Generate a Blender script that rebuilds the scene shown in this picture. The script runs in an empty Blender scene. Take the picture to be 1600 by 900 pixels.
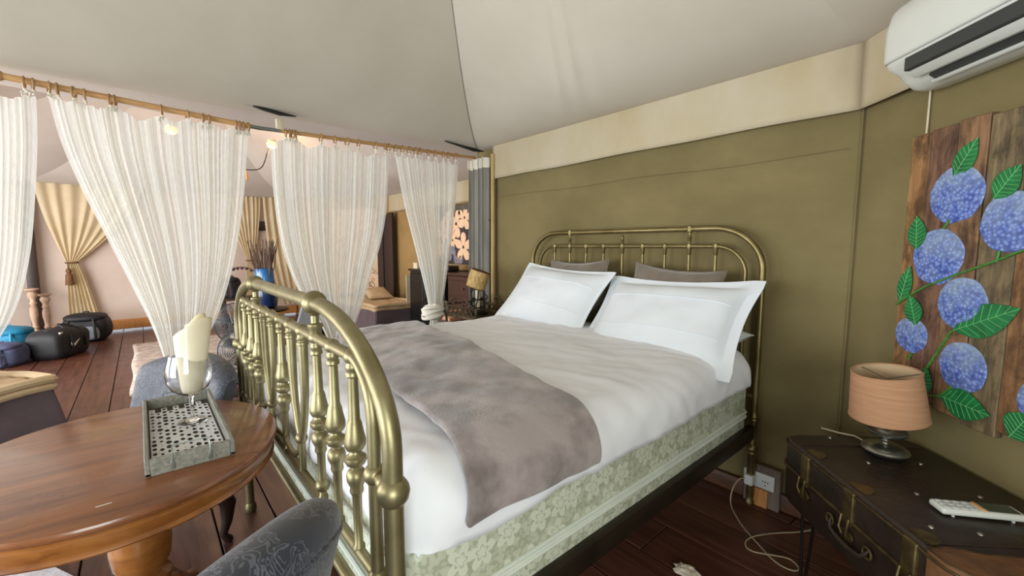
import bpy, bmesh, math, random
from math import sin, cos, pi, radians, sqrt, atan2
from mathutils import Vector, Matrix, noise

random.seed(7)
scene = bpy.context.scene
COL = scene.collection

# ------------------------------------------------------------------ camera
YAW, PITCH, FPX, CAMH = 0.854, 0.099, 665.0, 1.40
cam_d = bpy.data.cameras.new('camera')
cam_d.sensor_width = 36.0
cam_d.lens = 36.0 * FPX / 1600.0
cam_d.clip_start = 0.02
cam = bpy.data.objects.new('camera', cam_d)
COL.objects.link(cam)
_f = Vector((-sin(YAW) * cos(PITCH), cos(YAW) * cos(PITCH), -sin(PITCH)))
_r = Vector((cos(YAW), sin(YAW), 0))
_u = _r.cross(_f)
cam.matrix_world = Matrix(((_r.x, _u.x, -_f.x, 0), (_r.y, _u.y, -_f.y, 0), (_r.z, _u.z, -_f.z, CAMH), (0, 0, 0, 1)))
scene.camera = cam

# ------------------------------------------------------------------ world, lights, exposure
def lin(c):
    o = []
    for x in c[:3]:
        x = x / 255.0
        o.append(x / 12.92 if x <= 0.04045 else ((x + 0.055) / 1.055) ** 2.4)
    return (o[0], o[1], o[2], 1.0)

world = bpy.data.worlds.new('sky')
scene.world = world
world.use_nodes = True
bg = world.node_tree.nodes['Background']
bg.inputs[0].default_value = (0.86, 0.93, 1.0, 1)
bg.inputs[1].default_value = 1.2

def area(name, loc, rot, sx, sy, power, col):
    l = bpy.data.lights.new(name, 'AREA')
    l.shape = 'RECTANGLE'; l.size = sx; l.size_y = sy; l.energy = power; l.color = col
    o = bpy.data.objects.new(name, l); COL.objects.link(o)
    o.location = loc; o.rotation_euler = rot
    return o
# daylight falling through the open tent fronts (both fronts face -Y)
area('daylight_bedroom_front', (-1.35, -4.15, 1.20), (radians(90), 0, 0), 3.0, 2.1, 150, (0.86, 0.94, 1.0))
area('daylight_lounge_front', (-5.9, -3.5, 1.15), (radians(90), 0, 0), 4.4, 2.1, 190, (1.0, 0.97, 0.94))
area('daylight_side_window', (1.62, -0.95, 1.35), (radians(90), 0, radians(90)), 1.5, 1.2, 52, (0.92, 1.0, 0.95))

scene.view_settings.view_transform = 'Standard'
scene.view_settings.look = 'None'
scene.view_settings.gamma = 1.0
scene.view_settings.use_curve_mapping = False
scene.view_settings.exposure = 0.46

# ------------------------------------------------------------------ mesh builder
class MB:
    def __init__(self):
        self.v = []; self.f = []
    def add(self, vs, fs, M=None):
        b = len(self.v)
        if M is not None:
            vs = [M @ Vector(p) for p in vs]
        self.v += [tuple(p) for p in vs]
        self.f += [tuple(i + b for i in q) for q in fs]
        return self
    def box(self, c, s, M=None):
        x, y, z = c; a, b, d = s[0] / 2, s[1] / 2, s[2] / 2
        vs = [(x + i * a, y + j * b, z + k * d) for i in (-1, 1) for j in (-1, 1) for k in (-1, 1)]
        fs = [(0, 1, 3, 2), (4, 6, 7, 5), (0, 4, 5, 1), (2, 3, 7, 6), (0, 2, 6, 4), (1, 5, 7, 3)]
        return self.add(vs, fs, M)
    def rbox(self, c, s, bev=0.01, seg=2, M=None):
        bm = bmesh.new()
        bmesh.ops.create_cube(bm, size=1.0)
        for p in bm.verts:
            p.co = Vector((p.co.x * s[0] + c[0], p.co.y * s[1] + c[1], p.co.z * s[2] + c[2]))
        bmesh.ops.bevel(bm, geom=bm.edges[:], offset=min(bev, 0.49 * min(s)), segments=seg, profile=0.5, affect='EDGES')
        bm.verts.index_update()
        self.add([p.co.copy() for p in bm.verts], [tuple(q.index for q in fc.verts) for fc in bm.faces], M)
        bm.free()
        return self
    def tube(self, pts, r, n=10, closed=False, cap=True, M=None):
        P = [Vector(p) for p in pts]
        m = len(P)
        R = r if isinstance(r, (list, tuple)) else [r] * m
        T = []
        for i in range(m):
            if closed:
                t = P[(i + 1) % m] - P[(i - 1) % m]
            else:
                t = P[min(i + 1, m - 1)] - P[max(i - 1, 0)]
            T.append(t.normalized() if t.length > 1e-9 else Vector((0, 0, 1)))
        ref = Vector((0, 0, 1)) if abs(T[0].z) < 0.9 else Vector((1, 0, 0))
        N = (ref - T[0] * ref.dot(T[0])).normalized()
        vs, fs = [], []
        for i in range(m):
            N = (N - T[i] * N.dot(T[i]))
            N = N.normalized() if N.length > 1e-9 else T[i].orthogonal().normalized()
            B = T[i].cross(N)
            for k in range(n):
                a = 2 * pi * k / n
                vs.append(P[i] + (N * cos(a) + B * sin(a)) * R[i])
        for i in range(m if closed else m - 1):
            for k in range(n):
                i2 = (i + 1) % m
                fs.append((i * n + k, i * n + (k + 1) % n, i2 * n + (k + 1) % n, i2 * n + k))
        if cap and not closed:
            fs.append(tuple(range(n - 1, -1, -1)))
            fs.append(tuple((m - 1) * n + k for k in range(n)))
        return self.add(vs, fs, M)
    def lathe(self, prof, c=(0, 0, 0), n=20, M=None, cap=True):
        vs, fs = [], []
        for (r, z) in prof:
            for k in range(n):
                a = 2 * pi * k / n
                vs.append((c[0] + r * cos(a), c[1] + r * sin(a), c[2] + z))
        m = len(prof)
        for i in range(m - 1):
            for k in range(n):
                fs.append((i * n + k, i * n + (k + 1) % n, (i + 1) * n + (k + 1) % n, (i + 1) * n + k))
        if cap:
            fs.append(tuple(range(n - 1, -1, -1)))
            fs.append(tuple((m - 1) * n + k for k in range(n)))
        return self.add(vs, fs, M)
    def ball(self, c, r, n=12, sz=1.0):
        m = 8
        return self.lathe([(max(r * sin(pi * i / m), 1e-4), -r * sz * cos(pi * i / m)) for i in range(m + 1)], c, n)
    def torus(self, c, R, r, n=20, k=6, M=None):
        pts = [(c[0] + R * cos(2 * pi * i / n), c[1] + R * sin(2 * pi * i / n), c[2]) for i in range(n)]
        return self.tube(pts, r, k, closed=True, M=M)
    def grid(self, fn, nu, nv, closed_u=False, M=None):
        vs, fs = [], []
        cu = nu if closed_u else nu + 1
        for j in range(nv + 1):
            for i in range(cu):
                vs.append(fn(i / nu, j / nv))
        for j in range(nv):
            for i in range(nu):
                i2 = (i + 1) % cu
                fs.append((j * cu + i, j * cu + i2, (j + 1) * cu + i2, (j + 1) * cu + i))
        return self.add(vs, fs, M)
    def prism(self, poly, z0, z1, M=None):
        n = len(poly)
        vs = [(p[0], p[1], z0) for p in poly] + [(p[0], p[1], z1) for p in poly]
        fs = [tuple(range(n - 1, -1, -1)), tuple(range(n, 2 * n))]
        fs += [(i, (i + 1) % n, n + (i + 1) % n, n + i) for i in range(n)]
        return self.add(vs, fs, M)

def link(name, mb, m, parent=None, smooth=True, world=False, angle=40):
    me = bpy.data.meshes.new(name)
    vs = mb.v
    if world and parent is not None:
        ox, oy, oz = parent_world(parent)
        vs = [(p[0] - ox, p[1] - oy, p[2] - oz) for p in vs]
    me.from_pydata(vs, [], mb.f)
    bm = bmesh.new(); bm.from_mesh(me)
    bmesh.ops.recalc_face_normals(bm, faces=bm.faces[:])
    bm.to_mesh(me); bm.free()
    if smooth:
        me.polygons.foreach_set('use_smooth', [True] * len(me.polygons))
        me.set_sharp_from_angle(angle=radians(angle))
    me.materials.append(m)
    o = bpy.data.objects.new(name, me)
    COL.objects.link(o)
    if parent is not None:
        o.parent = parent
    return o

def parent_world(p):
    l = Vector((0, 0, 0))
    while p is not None:
        l += Vector(p.location); p = p.parent
    return l

def tag(o, label, cat, group=None, kind=None):
    o['label'] = label; o['category'] = cat
    if group: o['group'] = group
    if kind: o['kind'] = kind
    return o

def thing(name, label, cat, loc=(0, 0, 0), rz=0.0, group=None):
    o = bpy.data.objects.new(name, None)
    o.empty_display_size = 0.05
    COL.objects.link(o); o.location = loc; o.rotation_euler = (0, 0, rz)
    return tag(o, label, cat, group)

def struct(name, mb, m, smooth=True, label=None):
    o = link(name, mb, m, None, smooth)
    o['kind'] = 'structure'
    if label: o['label'] = label
    return o

def inst(name, src, parent, loc=(0, 0, 0), rot=(0, 0, 0), scale=(1, 1, 1)):
    o = bpy.data.objects.new(name, src.data)
    COL.objects.link(o); o.parent = parent
    o.location = loc; o.rotation_euler = rot; o.scale = scale
    return o

def sub(name, mb, m, root, smooth=True, world=True, angle=40):
    return link(name, mb, m, root, smooth, world, angle)

# ------------------------------------------------------------------ materials
def new_mat(name):
    m = bpy.data.materials.new(name); m.use_nodes = True
    nt = m.node_tree
    return m, nt, nt.nodes['Principled BSDF']

def N(nt, t, **kw):
    n = nt.nodes.new(t)
    for k, v in kw.items(): setattr(n, k, v)
    return n

def coords(nt, scale=(1, 1, 1), loc=(0, 0, 0), rot=(0, 0, 0)):
    tc = N(nt, 'ShaderNodeTexCoord'); mp = N(nt, 'ShaderNodeMapping')
    mp.inputs['Scale'].default_value = scale; mp.inputs['Location'].default_value = loc
    mp.inputs['Rotation'].default_value = rot
    nt.links.new(tc.outputs['Object'], mp.inputs['Vector'])
    return mp.outputs['Vector']

def ramp(nt, fac, stops):
    r = N(nt, 'ShaderNodeValToRGB')
    el = r.color_ramp.elements
    while len(el) < len(stops): el.new(0.5)
    for e, (p, c) in zip(el, stops):
        e.position = p; e.color = c
    nt.links.new(fac, r.inputs['Fac'])
    return r.outputs['Color']

def math_n(nt, op, a, b=None):
    n = N(nt, 'ShaderNodeMath', operation=op)
    for i, x in enumerate((a, b)):
        if x is None: continue
        if isinstance(x, (int, float)): n.inputs[i].default_value = x
        else: nt.links.new(x, n.inputs[i])
    return n.outputs[0]

def mixc(nt, fac, a, b):
    n = N(nt, 'ShaderNodeMix', data_type='RGBA')
    if isinstance(fac, (int, float)): n.inputs[0].default_value = fac
    else: nt.links.new(fac, n.inputs[0])
    for i, x in ((6, a), (7, b)):
        if isinstance(x, tuple): n.inputs[i].default_value = x
        else: nt.links.new(x, n.inputs[i])
    return n.outputs[2]

def noise_t(nt, vec, scale, detail=4, rough=0.55, dist=0.0):
    t = N(nt, 'ShaderNodeTexNoise')
    t.inputs['Scale'].default_value = scale; t.inputs['Detail'].default_value = detail
    t.inputs['Roughness'].default_value = rough; t.inputs['Distortion'].default_value = dist
    nt.links.new(vec, t.inputs['Vector'])
    return t.outputs['Fac']

def bump(nt, bsdf, h, strength=0.2, dist=0.01):
    b = N(nt, 'ShaderNodeBump')
    b.inputs['Strength'].default_value = strength; b.inputs['Distance'].default_value = dist
    nt.links.new(h, b.inputs['Height']); nt.links.new(b.outputs['Normal'], bsdf.inputs['Normal'])

def mat(name, col, col2=None, rough=0.6, metal=0.0, scale=6, stretch=(1, 1, 1), bmp=0.0, bscale=120, spec=0.5, sheen=0.0, rot=(0, 0, 0), contrast=(0.3, 0.7), coat=0.0):
    m, nt, b = new_mat(name)
    c1 = lin(col); c2 = lin(col2) if col2 else tuple(min(1, x * 0.86) for x in c1[:3]) + (1,)
    v = coords(nt, stretch, rot=rot)
    n = noise_t(nt, v, scale)
    nt.links.new(ramp(nt, n, [(contrast[0], c2), (contrast[1], c1)]), b.inputs['Base Color'])
    b.inputs['Roughness'].default_value = rough; b.inputs['Metallic'].default_value = metal
    b.inputs['Specular IOR Level'].default_value = spec
    if sheen:
        b.inputs['Sheen Weight'].default_value = sheen
    if coat:
        b.inputs['Coat Weight'].default_value = coat; b.inputs['Coat Roughness'].default_value = 0.12
    if bmp:
        bump(nt, b, noise_t(nt, coords(nt, stretch, rot=rot), bscale, 3), bmp, 0.004)
    return m

def wood(name, c1, c2, c3=None, rough=0.4, scale=3.0, stretch=(1, 12, 12), bmp=0.15, spec=0.5, coat=0.0, rot=(0, 0, 0)):
    m, nt, b = new_mat(name)
    oi = N(nt, 'ShaderNodeObjectInfo')
    v = coords(nt, stretch, rot=rot)
    off = N(nt, 'ShaderNodeVectorMath', operation='ADD')
    cmb = N(nt, 'ShaderNodeCombineXYZ')
    k = math_n(nt, 'MULTIPLY', oi.outputs['Random'], 37.0)
    for i in range(3): nt.links.new(k, cmb.inputs[i])
    nt.links.new(v, off.inputs[0]); nt.links.new(cmb.outputs[0], off.inputs[1])
    n = noise_t(nt, off.outputs[0], scale, 6, 0.6, 0.6)
    col = ramp(nt, n, [(0.3, lin(c2)), (0.55, lin(c1)), (0.8, lin(c3 or c1))])
    hsv = N(nt, 'ShaderNodeHueSaturation')
    nt.links.new(col, hsv.inputs['Color'])
    nt.links.new(math_n(nt, 'ADD', math_n(nt, 'MULTIPLY', oi.outputs['Random'], 0.25), 0.88), hsv.inputs['Value'])
    nt.links.new(hsv.outputs['Color'], b.inputs['Base Color'])
    n2 = noise_t(nt, coords(nt, (1, 1, 1)), 5, 4)
    rr = N(nt, 'ShaderNodeMapRange'); rr.inputs[3].default_value = rough - 0.1; rr.inputs[4].default_value = rough + 0.12
    nt.links.new(n2, rr.inputs[0]); nt.links.new(rr.outputs[0], b.inputs['Roughness'])
    b.inputs['Specular IOR Level'].default_value = spec
    if coat:
        b.inputs['Coat Weight'].default_value = coat; b.inputs['Coat Roughness'].default_value = 0.1
    if bmp: bump(nt, b, n, bmp, 0.003)
    return m

def cloth_sheer(name, col, transp=0.18, transl=0.45):
    m, nt, b = new_mat(name)
    nt.nodes.remove(b)
    out = [n for n in nt.nodes if n.type == 'OUTPUT_MATERIAL'][0]
    d = N(nt, 'ShaderNodeBsdfDiffuse'); t = N(nt, 'ShaderNodeBsdfTranslucent'); tr = N(nt, 'ShaderNodeBsdfTransparent')
    d.inputs[0].default_value = lin(col); t.inputs[0].default_value = lin(col)
    m1 = N(nt, 'ShaderNodeMixShader'); m1.inputs[0].default_value = transl
    m2 = N(nt, 'ShaderNodeMixShader')
    w = noise_t(nt, coords(nt, (60, 60, 2)), 6, 3)
    mr = N(nt, 'ShaderNodeMapRange'); mr.inputs[1].default_value = 0.3; mr.inputs[2].default_value = 0.7
    mr.inputs[3].default_value = transp * 0.5; mr.inputs[4].default_value = transp * 1.6
    nt.links.new(w, mr.inputs[0]); nt.links.new(mr.outputs[0], m2.inputs[0])
    nt.links.new(d.outputs[0], m1.inputs[1]); nt.links.new(t.outputs[0], m1.inputs[2])
    nt.links.new(m1.outputs[0], m2.inputs[1]); nt.links.new(tr.outputs[0], m2.inputs[2])
    nt.links.new(m2.outputs[0], out.inputs[0])
    return m

def canvas(name, col, col2, transl=0.0, scale=1.2, bmp=0.15, stretch=(1, 1, 1), rough=0.9):
    m, nt, b = new_mat(name)
    v = coords(nt, stretch)
    n = noise_t(nt, v, scale, 5, 0.6)
    c = ramp(nt, n, [(0.3, lin(col2)), (0.65, lin(col))])
    nt.links.new(c, b.inputs['Base Color'])
    b.inputs['Roughness'].default_value = rough; b.inputs['Specular IOR Level'].default_value = 0.15
    big = noise_t(nt, coords(nt, (1, 1, 1)), 260, 2)
    bump(nt, b, big, bmp, 0.002)
    if transl:
        out = [x for x in nt.nodes if x.type == 'OUTPUT_MATERIAL'][0]
        t = N(nt, 'ShaderNodeBsdfTranslucent'); nt.links.new(c, t.inputs[0])
        mx = N(nt, 'ShaderNodeMixShader'); mx.inputs[0].default_value = transl
        nt.links.new(b.outputs[0], mx.inputs[1]); nt.links.new(t.outputs[0], mx.inputs[2])
        nt.links.new(mx.outputs[0], out.inputs[0])
    return m

def floral(name, ground, petal, leaf):
    """woven flower pattern in the (x+y, z) plane of a mattress side"""
    m, nt, b = new_mat(name)
    tc = N(nt, 'ShaderNodeTexCoord'); sx = N(nt, 'ShaderNodeSeparateXYZ'); nt.links.new(tc.outputs['Object'], sx.inputs[0])
    s = math_n(nt, 'ADD', sx.outputs[0], sx.outputs[1])
    def layer(scale, rmax, k, off):
        cb = N(nt, 'ShaderNodeCombineXYZ')
        nt.links.new(math_n(nt, 'ADD', math_n(nt, 'MULTIPLY', s, scale), off), cb.inputs[0])
        nt.links.new(math_n(nt, 'MULTIPLY', sx.outputs[2], scale), cb.inputs[1])
        vo = N(nt, 'ShaderNodeTexVoronoi', voronoi_dimensions='2D'); vo.inputs['Scale'].default_value = 1.0
        vo.inputs['Randomness'].default_value = 0.75
        nt.links.new(cb.outputs[0], vo.inputs['Vector'])
        d = N(nt, 'ShaderNodeVectorMath', operation='SUBTRACT')
        nt.links.new(cb.outputs[0], d.inputs[0]); nt.links.new(vo.outputs['Position'], d.inputs[1])
        sp = N(nt, 'ShaderNodeSeparateXYZ'); nt.links.new(d.outputs[0], sp.inputs[0])
        ang = math_n(nt, 'ARCTAN2', sp.outputs[1], sp.outputs[0])
        pet = math_n(nt, 'ABSOLUTE', math_n(nt, 'COSINE', math_n(nt, 'ADD', math_n(nt, 'MULTIPLY', ang, k), math_n(nt, 'MULTIPLY', vo.outputs['Color'], 6.0))))
        rad = math_n(nt, 'MULTIPLY', math_n(nt, 'ADD', math_n(nt, 'MULTIPLY', pet, 0.55), 0.45), rmax)
        rel = math_n(nt, 'DIVIDE', vo.outputs['Distance'], rad)
        inside = math_n(nt, 'LESS_THAN', rel, 1.0)
        ringv = math_n(nt, 'LESS_THAN', math_n(nt, 'ABSOLUTE', math_n(nt, 'SUBTRACT', rel, 0.42)), 0.07)
        return inside, ringv
    f1, r1 = layer(11.0, 0.50, 2.5, 0.0)
    f2, r2 = layer(30.0, 0.46, 1.5, 3.7)
    f3, r3 = layer(52.0, 0.44, 1.0, 9.1)
    c = mixc(nt, math_n(nt, 'MULTIPLY', f3, 0.55), lin(ground), lin(leaf))
    c = mixc(nt, math_n(nt, 'MULTIPLY', f2, 0.8), c, lin(leaf))
    c = mixc(nt, f1, c, lin(petal))
    c = mixc(nt, math_n(nt, 'MULTIPLY', math_n(nt, 'MULTIPLY', r1, f1), 0.7), c, lin(ground))
    nt.links.new(c, b.inputs['Base Color'])
    b.inputs['Roughness'].default_value = 0.55
    bump(nt, b, math_n(nt, 'ADD', f1, f2), 0.25, 0.002)
    return m

def damask(name, dark, light, scale=7.0):
    m, nt, b = new_mat(name)
    v = coords(nt)
    n1 = noise_t(nt, v, scale, 2, 0.5, 1.6)
    w = math_n(nt, 'SINE', math_n(nt, 'MULTIPLY', n1, 46.0))
    n2 = noise_t(nt, v, scale * 0.7, 2, 0.5, 0.3)
    msk = math_n(nt, 'MULTIPLY', math_n(nt, 'GREATER_THAN', w, 0.35), math_n(nt, 'GREATER_THAN', n2, 0.42))
    n3 = noise_t(nt, v, 3, 3)
    ground = mixc(nt, n3, lin(dark), lin(tuple(int(x * 1.35) for x in dark)))
    nt.links.new(mixc(nt, math_n(nt, 'MULTIPLY', msk, 0.75), ground, lin(light)), b.inputs['Base Color'])
    b.inputs['Roughness'].default_value = 0.5
    b.inputs['Sheen Weight'].default_value = 0.15
    bump(nt, b, msk, 0.4, 0.002)
    return m

def hydrangea(name):
    m, nt, b = new_mat(name)
    v = coords(nt)
    vo = N(nt, 'ShaderNodeTexVoronoi'); vo.inputs['Scale'].default_value = 85
    nt.links.new(v, vo.inputs['Vector'])
    n = noise_t(nt, v, 22, 3)
    base = ramp(nt, vo.outputs['Distance'], [(0.0, lin((172, 190, 228))), (0.38, lin((100, 125, 200))), (0.75, lin((45, 62, 138)))])
    tint = ramp(nt, n, [(0.4, lin((88, 108, 184))), (0.68, lin((168, 186, 205)))])
    tc = N(nt, 'ShaderNodeTexCoord'); sg = N(nt, 'ShaderNodeSeparateXYZ'); nt.links.new(tc.outputs['Generated'], sg.inputs[0])
    paint = ramp(nt, math_n(nt, 'ADD', math_n(nt, 'MULTIPLY', n, 0.5), math_n(nt, 'MULTIPLY', sg.outputs[2], 0.75)), [(0.55, (0, 0, 0, 1)), (1.0, (1, 1, 1, 1))])   # paler dabs the painter put near each crown
    nt.links.new(mixc(nt, math_n(nt, 'MULTIPLY', paint, 0.55), mixc(nt, 0.25, base, tint), lin((164, 182, 188))), b.inputs['Base Color'])
    b.inputs['Roughness'].default_value = 0.6
    return m

def emis(name, col, strength):
    m, nt, b = new_mat(name)
    b.inputs['Base Color'].default_value = lin(col)
    b.inputs['Emission Color'].default_value = lin(col)
    b.inputs['Emission Strength'].default_value = strength
    return m

def glass(name):
    m, nt, b = new_mat(name)
    b.inputs['Base Color'].default_value = (1, 1, 1, 1)
    b.inputs['Transmission Weight'].default_value = 1.0
    b.inputs['Roughness'].default_value = 0.0; b.inputs['IOR'].default_value = 1.45
    return m

M_CEIL = canvas('roof_canvas', (200, 191, 176), (188, 178, 162), 0.10, 0.9, 0.1)
M_CEIL2 = canvas('lounge_roof_canvas', (206, 196, 186), (192, 180, 170), 0.10, 0.9, 0.1)
M_OLIVE = canvas('olive_canvas', (134, 121, 84), (114, 102, 69), 0.0, 1.3, 0.25, (1, 1, 1.6))
M_TAN = canvas('tan_canvas', (176, 146, 98), (152, 124, 80), 0.0, 1.3, 0.2)
M_PINK = canvas('blush_canvas', (214, 198, 186), (198, 178, 166), 0.0, 1.0, 0.1)
M_VAL = canvas('cream_valance', (194, 183, 160), (178, 161, 126), 0.0, 1.6, 0.2, (1, 1, 0.6))
M_CREAMTRIM = mat('cream_trim', (212, 198, 170), rough=0.8)
M_SEAM = mat('canvas_seam', (150, 142, 130), rough=0.9)
M_GAP = mat('shadowed_gap', (30, 26, 20), rough=0.9)
M_FLOOR = wood('stained_floorboards', (94, 57, 45), (62, 36, 28), (114, 74, 58), 0.32, 2.0, (1, 14, 14), 0.12, 0.5)
M_FLOORBASE = mat('floor_shadow_gap', (24, 15, 12), rough=0.9)
M_BASE = wood('skirting_wood', (96, 64, 44), (66, 42, 28), None, 0.5, 3, (2, 20, 20))
M_BRASS = mat('antique_brass', (158, 149, 114), (128, 118, 84), 0.42, 0.78, 9, bmp=0.06, bscale=40)
M_BRASS2 = mat('dull_headboard_brass', (146, 132, 92), (112, 98, 62), 0.38, 0.8, 9)
M_RAIL = mat('dark_steel_rail', (62, 52, 40), (44, 36, 28), 0.45, 0.6, 8)
M_SHEET = mat('white_cotton', (243, 244, 250), (236, 237, 244), 0.85, scale=3, bmp=0.12, bscale=30, sheen=0.2)
M_PILLOW = mat('white_pillow_cotton', (232, 238, 244), (224, 230, 237), 0.8, scale=3, bmp=0.1, bscale=26, sheen=0.2)
M_THROW = mat('taupe_plush', (160, 147, 146), (112, 100, 99), 0.95, scale=6, bmp=0.5, bscale=120, sheen=0.6, contrast=(0.40, 0.60))
M_CUSH = mat('taupe_velvet', (124, 112, 98), (98, 86, 74), 0.9, scale=9, bmp=0.2, sheen=0.7)
M_FLORAL = floral('floral_ticking', (172, 175, 152), (214, 217, 198), (200, 203, 182))
M_PIPING = mat('white_piping', (226, 232, 220), rough=0.6)
M_TICKEND = mat('plain_ticking', (196, 190, 176), (176, 168, 150), rough=0.8)
M_SHEER = cloth_sheer('sheer_cotton', (246, 246, 242), 0.20, 0.45)
M_TIE = mat('cotton_tie', (232, 226, 212), rough=0.9)
M_GREYCURT = mat('grey_drape', (150, 146, 138), (122, 118, 110), 0.85, scale=30, stretch=(1, 1, 0.1))
M_GOLDCURT = canvas('tan_drape', (232, 216, 184), (216, 198, 160), 0.25, 2.0, 0.1)
M_ROD = wood('curtain_rod_wood', (190, 148, 96), (160, 118, 70), None, 0.5, 4, (20, 2, 20))
M_RING = mat('ring_wood', (168, 130, 88), rough=0.5)
M_PIPE = mat('galvanised_pipe', (150, 156, 150), (120, 126, 120), 0.4, 0.7)
M_POST = wood('pale_post_wood', (188, 158, 104), (160, 126, 76), None, 0.5, 4, (20, 20, 2))
M_TABLE = wood('polished_table_wood', (138, 86, 52), (104, 60, 36), (158, 104, 64), 0.28, 2.2, (10, 1.2, 10), 0.03, 0.5, 0.35)
M_TABLEEDGE = wood('honey_table_wood', (156, 98, 46), (118, 66, 28), (178, 120, 58), 0.30, 2.0, (4, 4, 10), 0.05, 0.5, 0.4)
M_TRAY = wood('greywashed_wood', (142, 140, 130), (108, 106, 98), (160, 158, 148), 0.75, 4, (3, 22, 22), 0.3)
M_TRAYB = wood('dark_tray_bottom', (74, 70, 62), (54, 50, 44), None, 0.8, 4, (3, 22, 22), 0.2)
M_LACE = mat('white_lace', (236, 236, 240), rough=0.9)
M_GLASS = glass('clear_glass')
M_NAPKIN = mat('cream_napkin', (240, 230, 204), (226, 212, 178), 0.85, scale=3, bmp=0.1, bscale=40)
M_DAMASK = damask('slate_damask', (38, 41, 52), (98, 102, 116), 22.0)
M_DARKWOOD = wood('dark_carved_wood', (52, 34, 26), (34, 22, 18), None, 0.4, 4, (8, 8, 2))
M_LEATHER = mat('dark_brown_leather', (56, 43, 34), (38, 28, 22), 0.42, scale=10, bmp=0.5, bscale=50)
M_LEATHER2 = mat('worn_brown_leather', (128, 88, 52), (92, 60, 36), 0.55, scale=16, bmp=0.4, bscale=60)
M_AGEDBRASS = mat('tarnished_brass', (136, 118, 78), (84, 70, 44), 0.42, 0.8, 30)
M_RIM = mat('worn_metal_rim', (104, 84, 58), (66, 52, 36), 0.45, 0.7, 30)
M_IRON = mat('black_iron', (38, 34, 30), (26, 22, 20), 0.5, 0.6)
M_IRONBROWN = mat('bronze_wrought_iron', (92, 78, 56), (58, 48, 34), 0.5, 0.6, 20)
M_CHROME = mat('brushed_nickel', (170, 168, 162), (142, 140, 134), 0.28, 0.95)
M_SHADE = canvas('terracotta_lampshade', (212, 166, 130), (200, 152, 116), 0.25, 6, 0.3, (1, 1, 22))
M_SHADEIN = mat('cream_shade_lining', (216, 186, 148), rough=0.8)
M_BAMBOO = mat('woven_straw', (206, 176, 118), (160, 126, 76), 0.8, scale=60, stretch=(1, 1, 0.4), bmp=0.5, bscale=90)
M_PLASTIC = mat('white_plastic', (216, 218, 210), (212, 214, 206), 0.32)
M_PLASTIC2 = mat('light_grey_plastic', (196, 200, 194), rough=0.4)
M_DARKPL = mat('dark_vent', (56, 58, 55), rough=0.6)
M_SCREEN = mat('grey_green_screen', (70, 80, 66), (58, 68, 54), 0.2)
M_ORANGE = mat('orange_plastic', (226, 160, 96), rough=0.4)
M_BUTTON = mat('grey_button', (206, 210, 214), rough=0.5)
M_SOCKET = mat('socket_plate', (226, 230, 226), rough=0.35)
M_CABLE = mat('beige_cable', (176, 158, 128), rough=0.5)
M_BOARDGREY = wood('grey_weathered_board', (120, 108, 98), (92, 80, 70), None, 0.8, 4, (20, 20, 2))
M_BOARDRAW = wood('raw_pine', (196, 138, 78), (164, 106, 54), None, 0.6, 4, (20, 20, 2))
M_PAPER = mat('crumpled_paper', (222, 210, 190), rough=0.9)
def plankmat(nm, a, b_, c_):
    m = wood(nm, a, b_, c_, 0.7, 3.0, (14, 14, 1.6), 0.35)
    nt = m.node_tree; b = nt.nodes['Principled BSDF']
    src = b.inputs['Base Color'].links[0].from_socket
    g = noise_t(nt, coords(nt, (3, 3, 1.5)), 5.0, 6, 0.7, 0.4)       # old grime and flaked stain
    wear = ramp(nt, g, [(0.44, (1, 1, 1, 1)), (0.62, (0.16, 0.13, 0.10, 1))])
    mul = N(nt, 'ShaderNodeMix', data_type='RGBA', blend_type='MULTIPLY'); mul.inputs[0].default_value = 0.75
    nt.links.new(src, mul.inputs[6]); nt.links.new(wear, mul.inputs[7]); nt.links.new(mul.outputs[2], b.inputs['Base Color'])
    return m
M_PL = [plankmat('plank_ochre', (148, 108, 66), (84, 60, 38), (170, 130, 84)),
        plankmat('plank_umber', (128, 92, 70), (84, 58, 46), (148, 112, 88)),
        plankmat('plank_sienna', (138, 102, 70), (92, 66, 46), (160, 122, 86)),
        plankmat('plank_driftwood', (122, 104, 74), (76, 64, 46), (146, 128, 94)),
        plankmat('plank_rust', (140, 100, 62), (82, 58, 38), (164, 124, 82))]
M_HYD = hydrangea('hydrangea_paint')
M_LEAF = mat('leaf_paint', (28, 128, 66), (16, 92, 48), 0.5, scale=30)
M_VEIN = mat('leaf_vein_paint', (112, 190, 120), rough=0.5)
M_STEM = mat('stem_paint', (84, 140, 58), (52, 100, 40), 0.5, scale=60)

# ================================================================== STRUCTURE
# --- floor with separate boards running along X
fb = MB().box((-3.9, -0.16, -0.035), (12.4, 7.9, 0.03))
floor = struct('floor', fb, M_FLOORBASE, False, 'reddish brown stained timber floor of wide boards')
PW = 0.2435
for i in range(-18, 14):
    y0 = 0.444 + PW * i
    cuts = [-10.0]
    x = -10.0 + random.uniform(2.0, 4.5)
    while x < 1.2:
        cuts.append(x); x += random.uniform(3.0, 5.0)
    cuts.append(2.2)
    for a, b in zip(cuts[:-1], cuts[1:]):
        q = MB().rbox((0, 0, 0), (b - a - 0.004, PW - 0.007, 0.02), 0.003, 1)
        o = link('plank', q, M_FLOOR, floor, False)
        o.location = ((a + b) / 2, y0 + PW / 2, -0.0105 + random.uniform(-0.0012, 0.0004))

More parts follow.
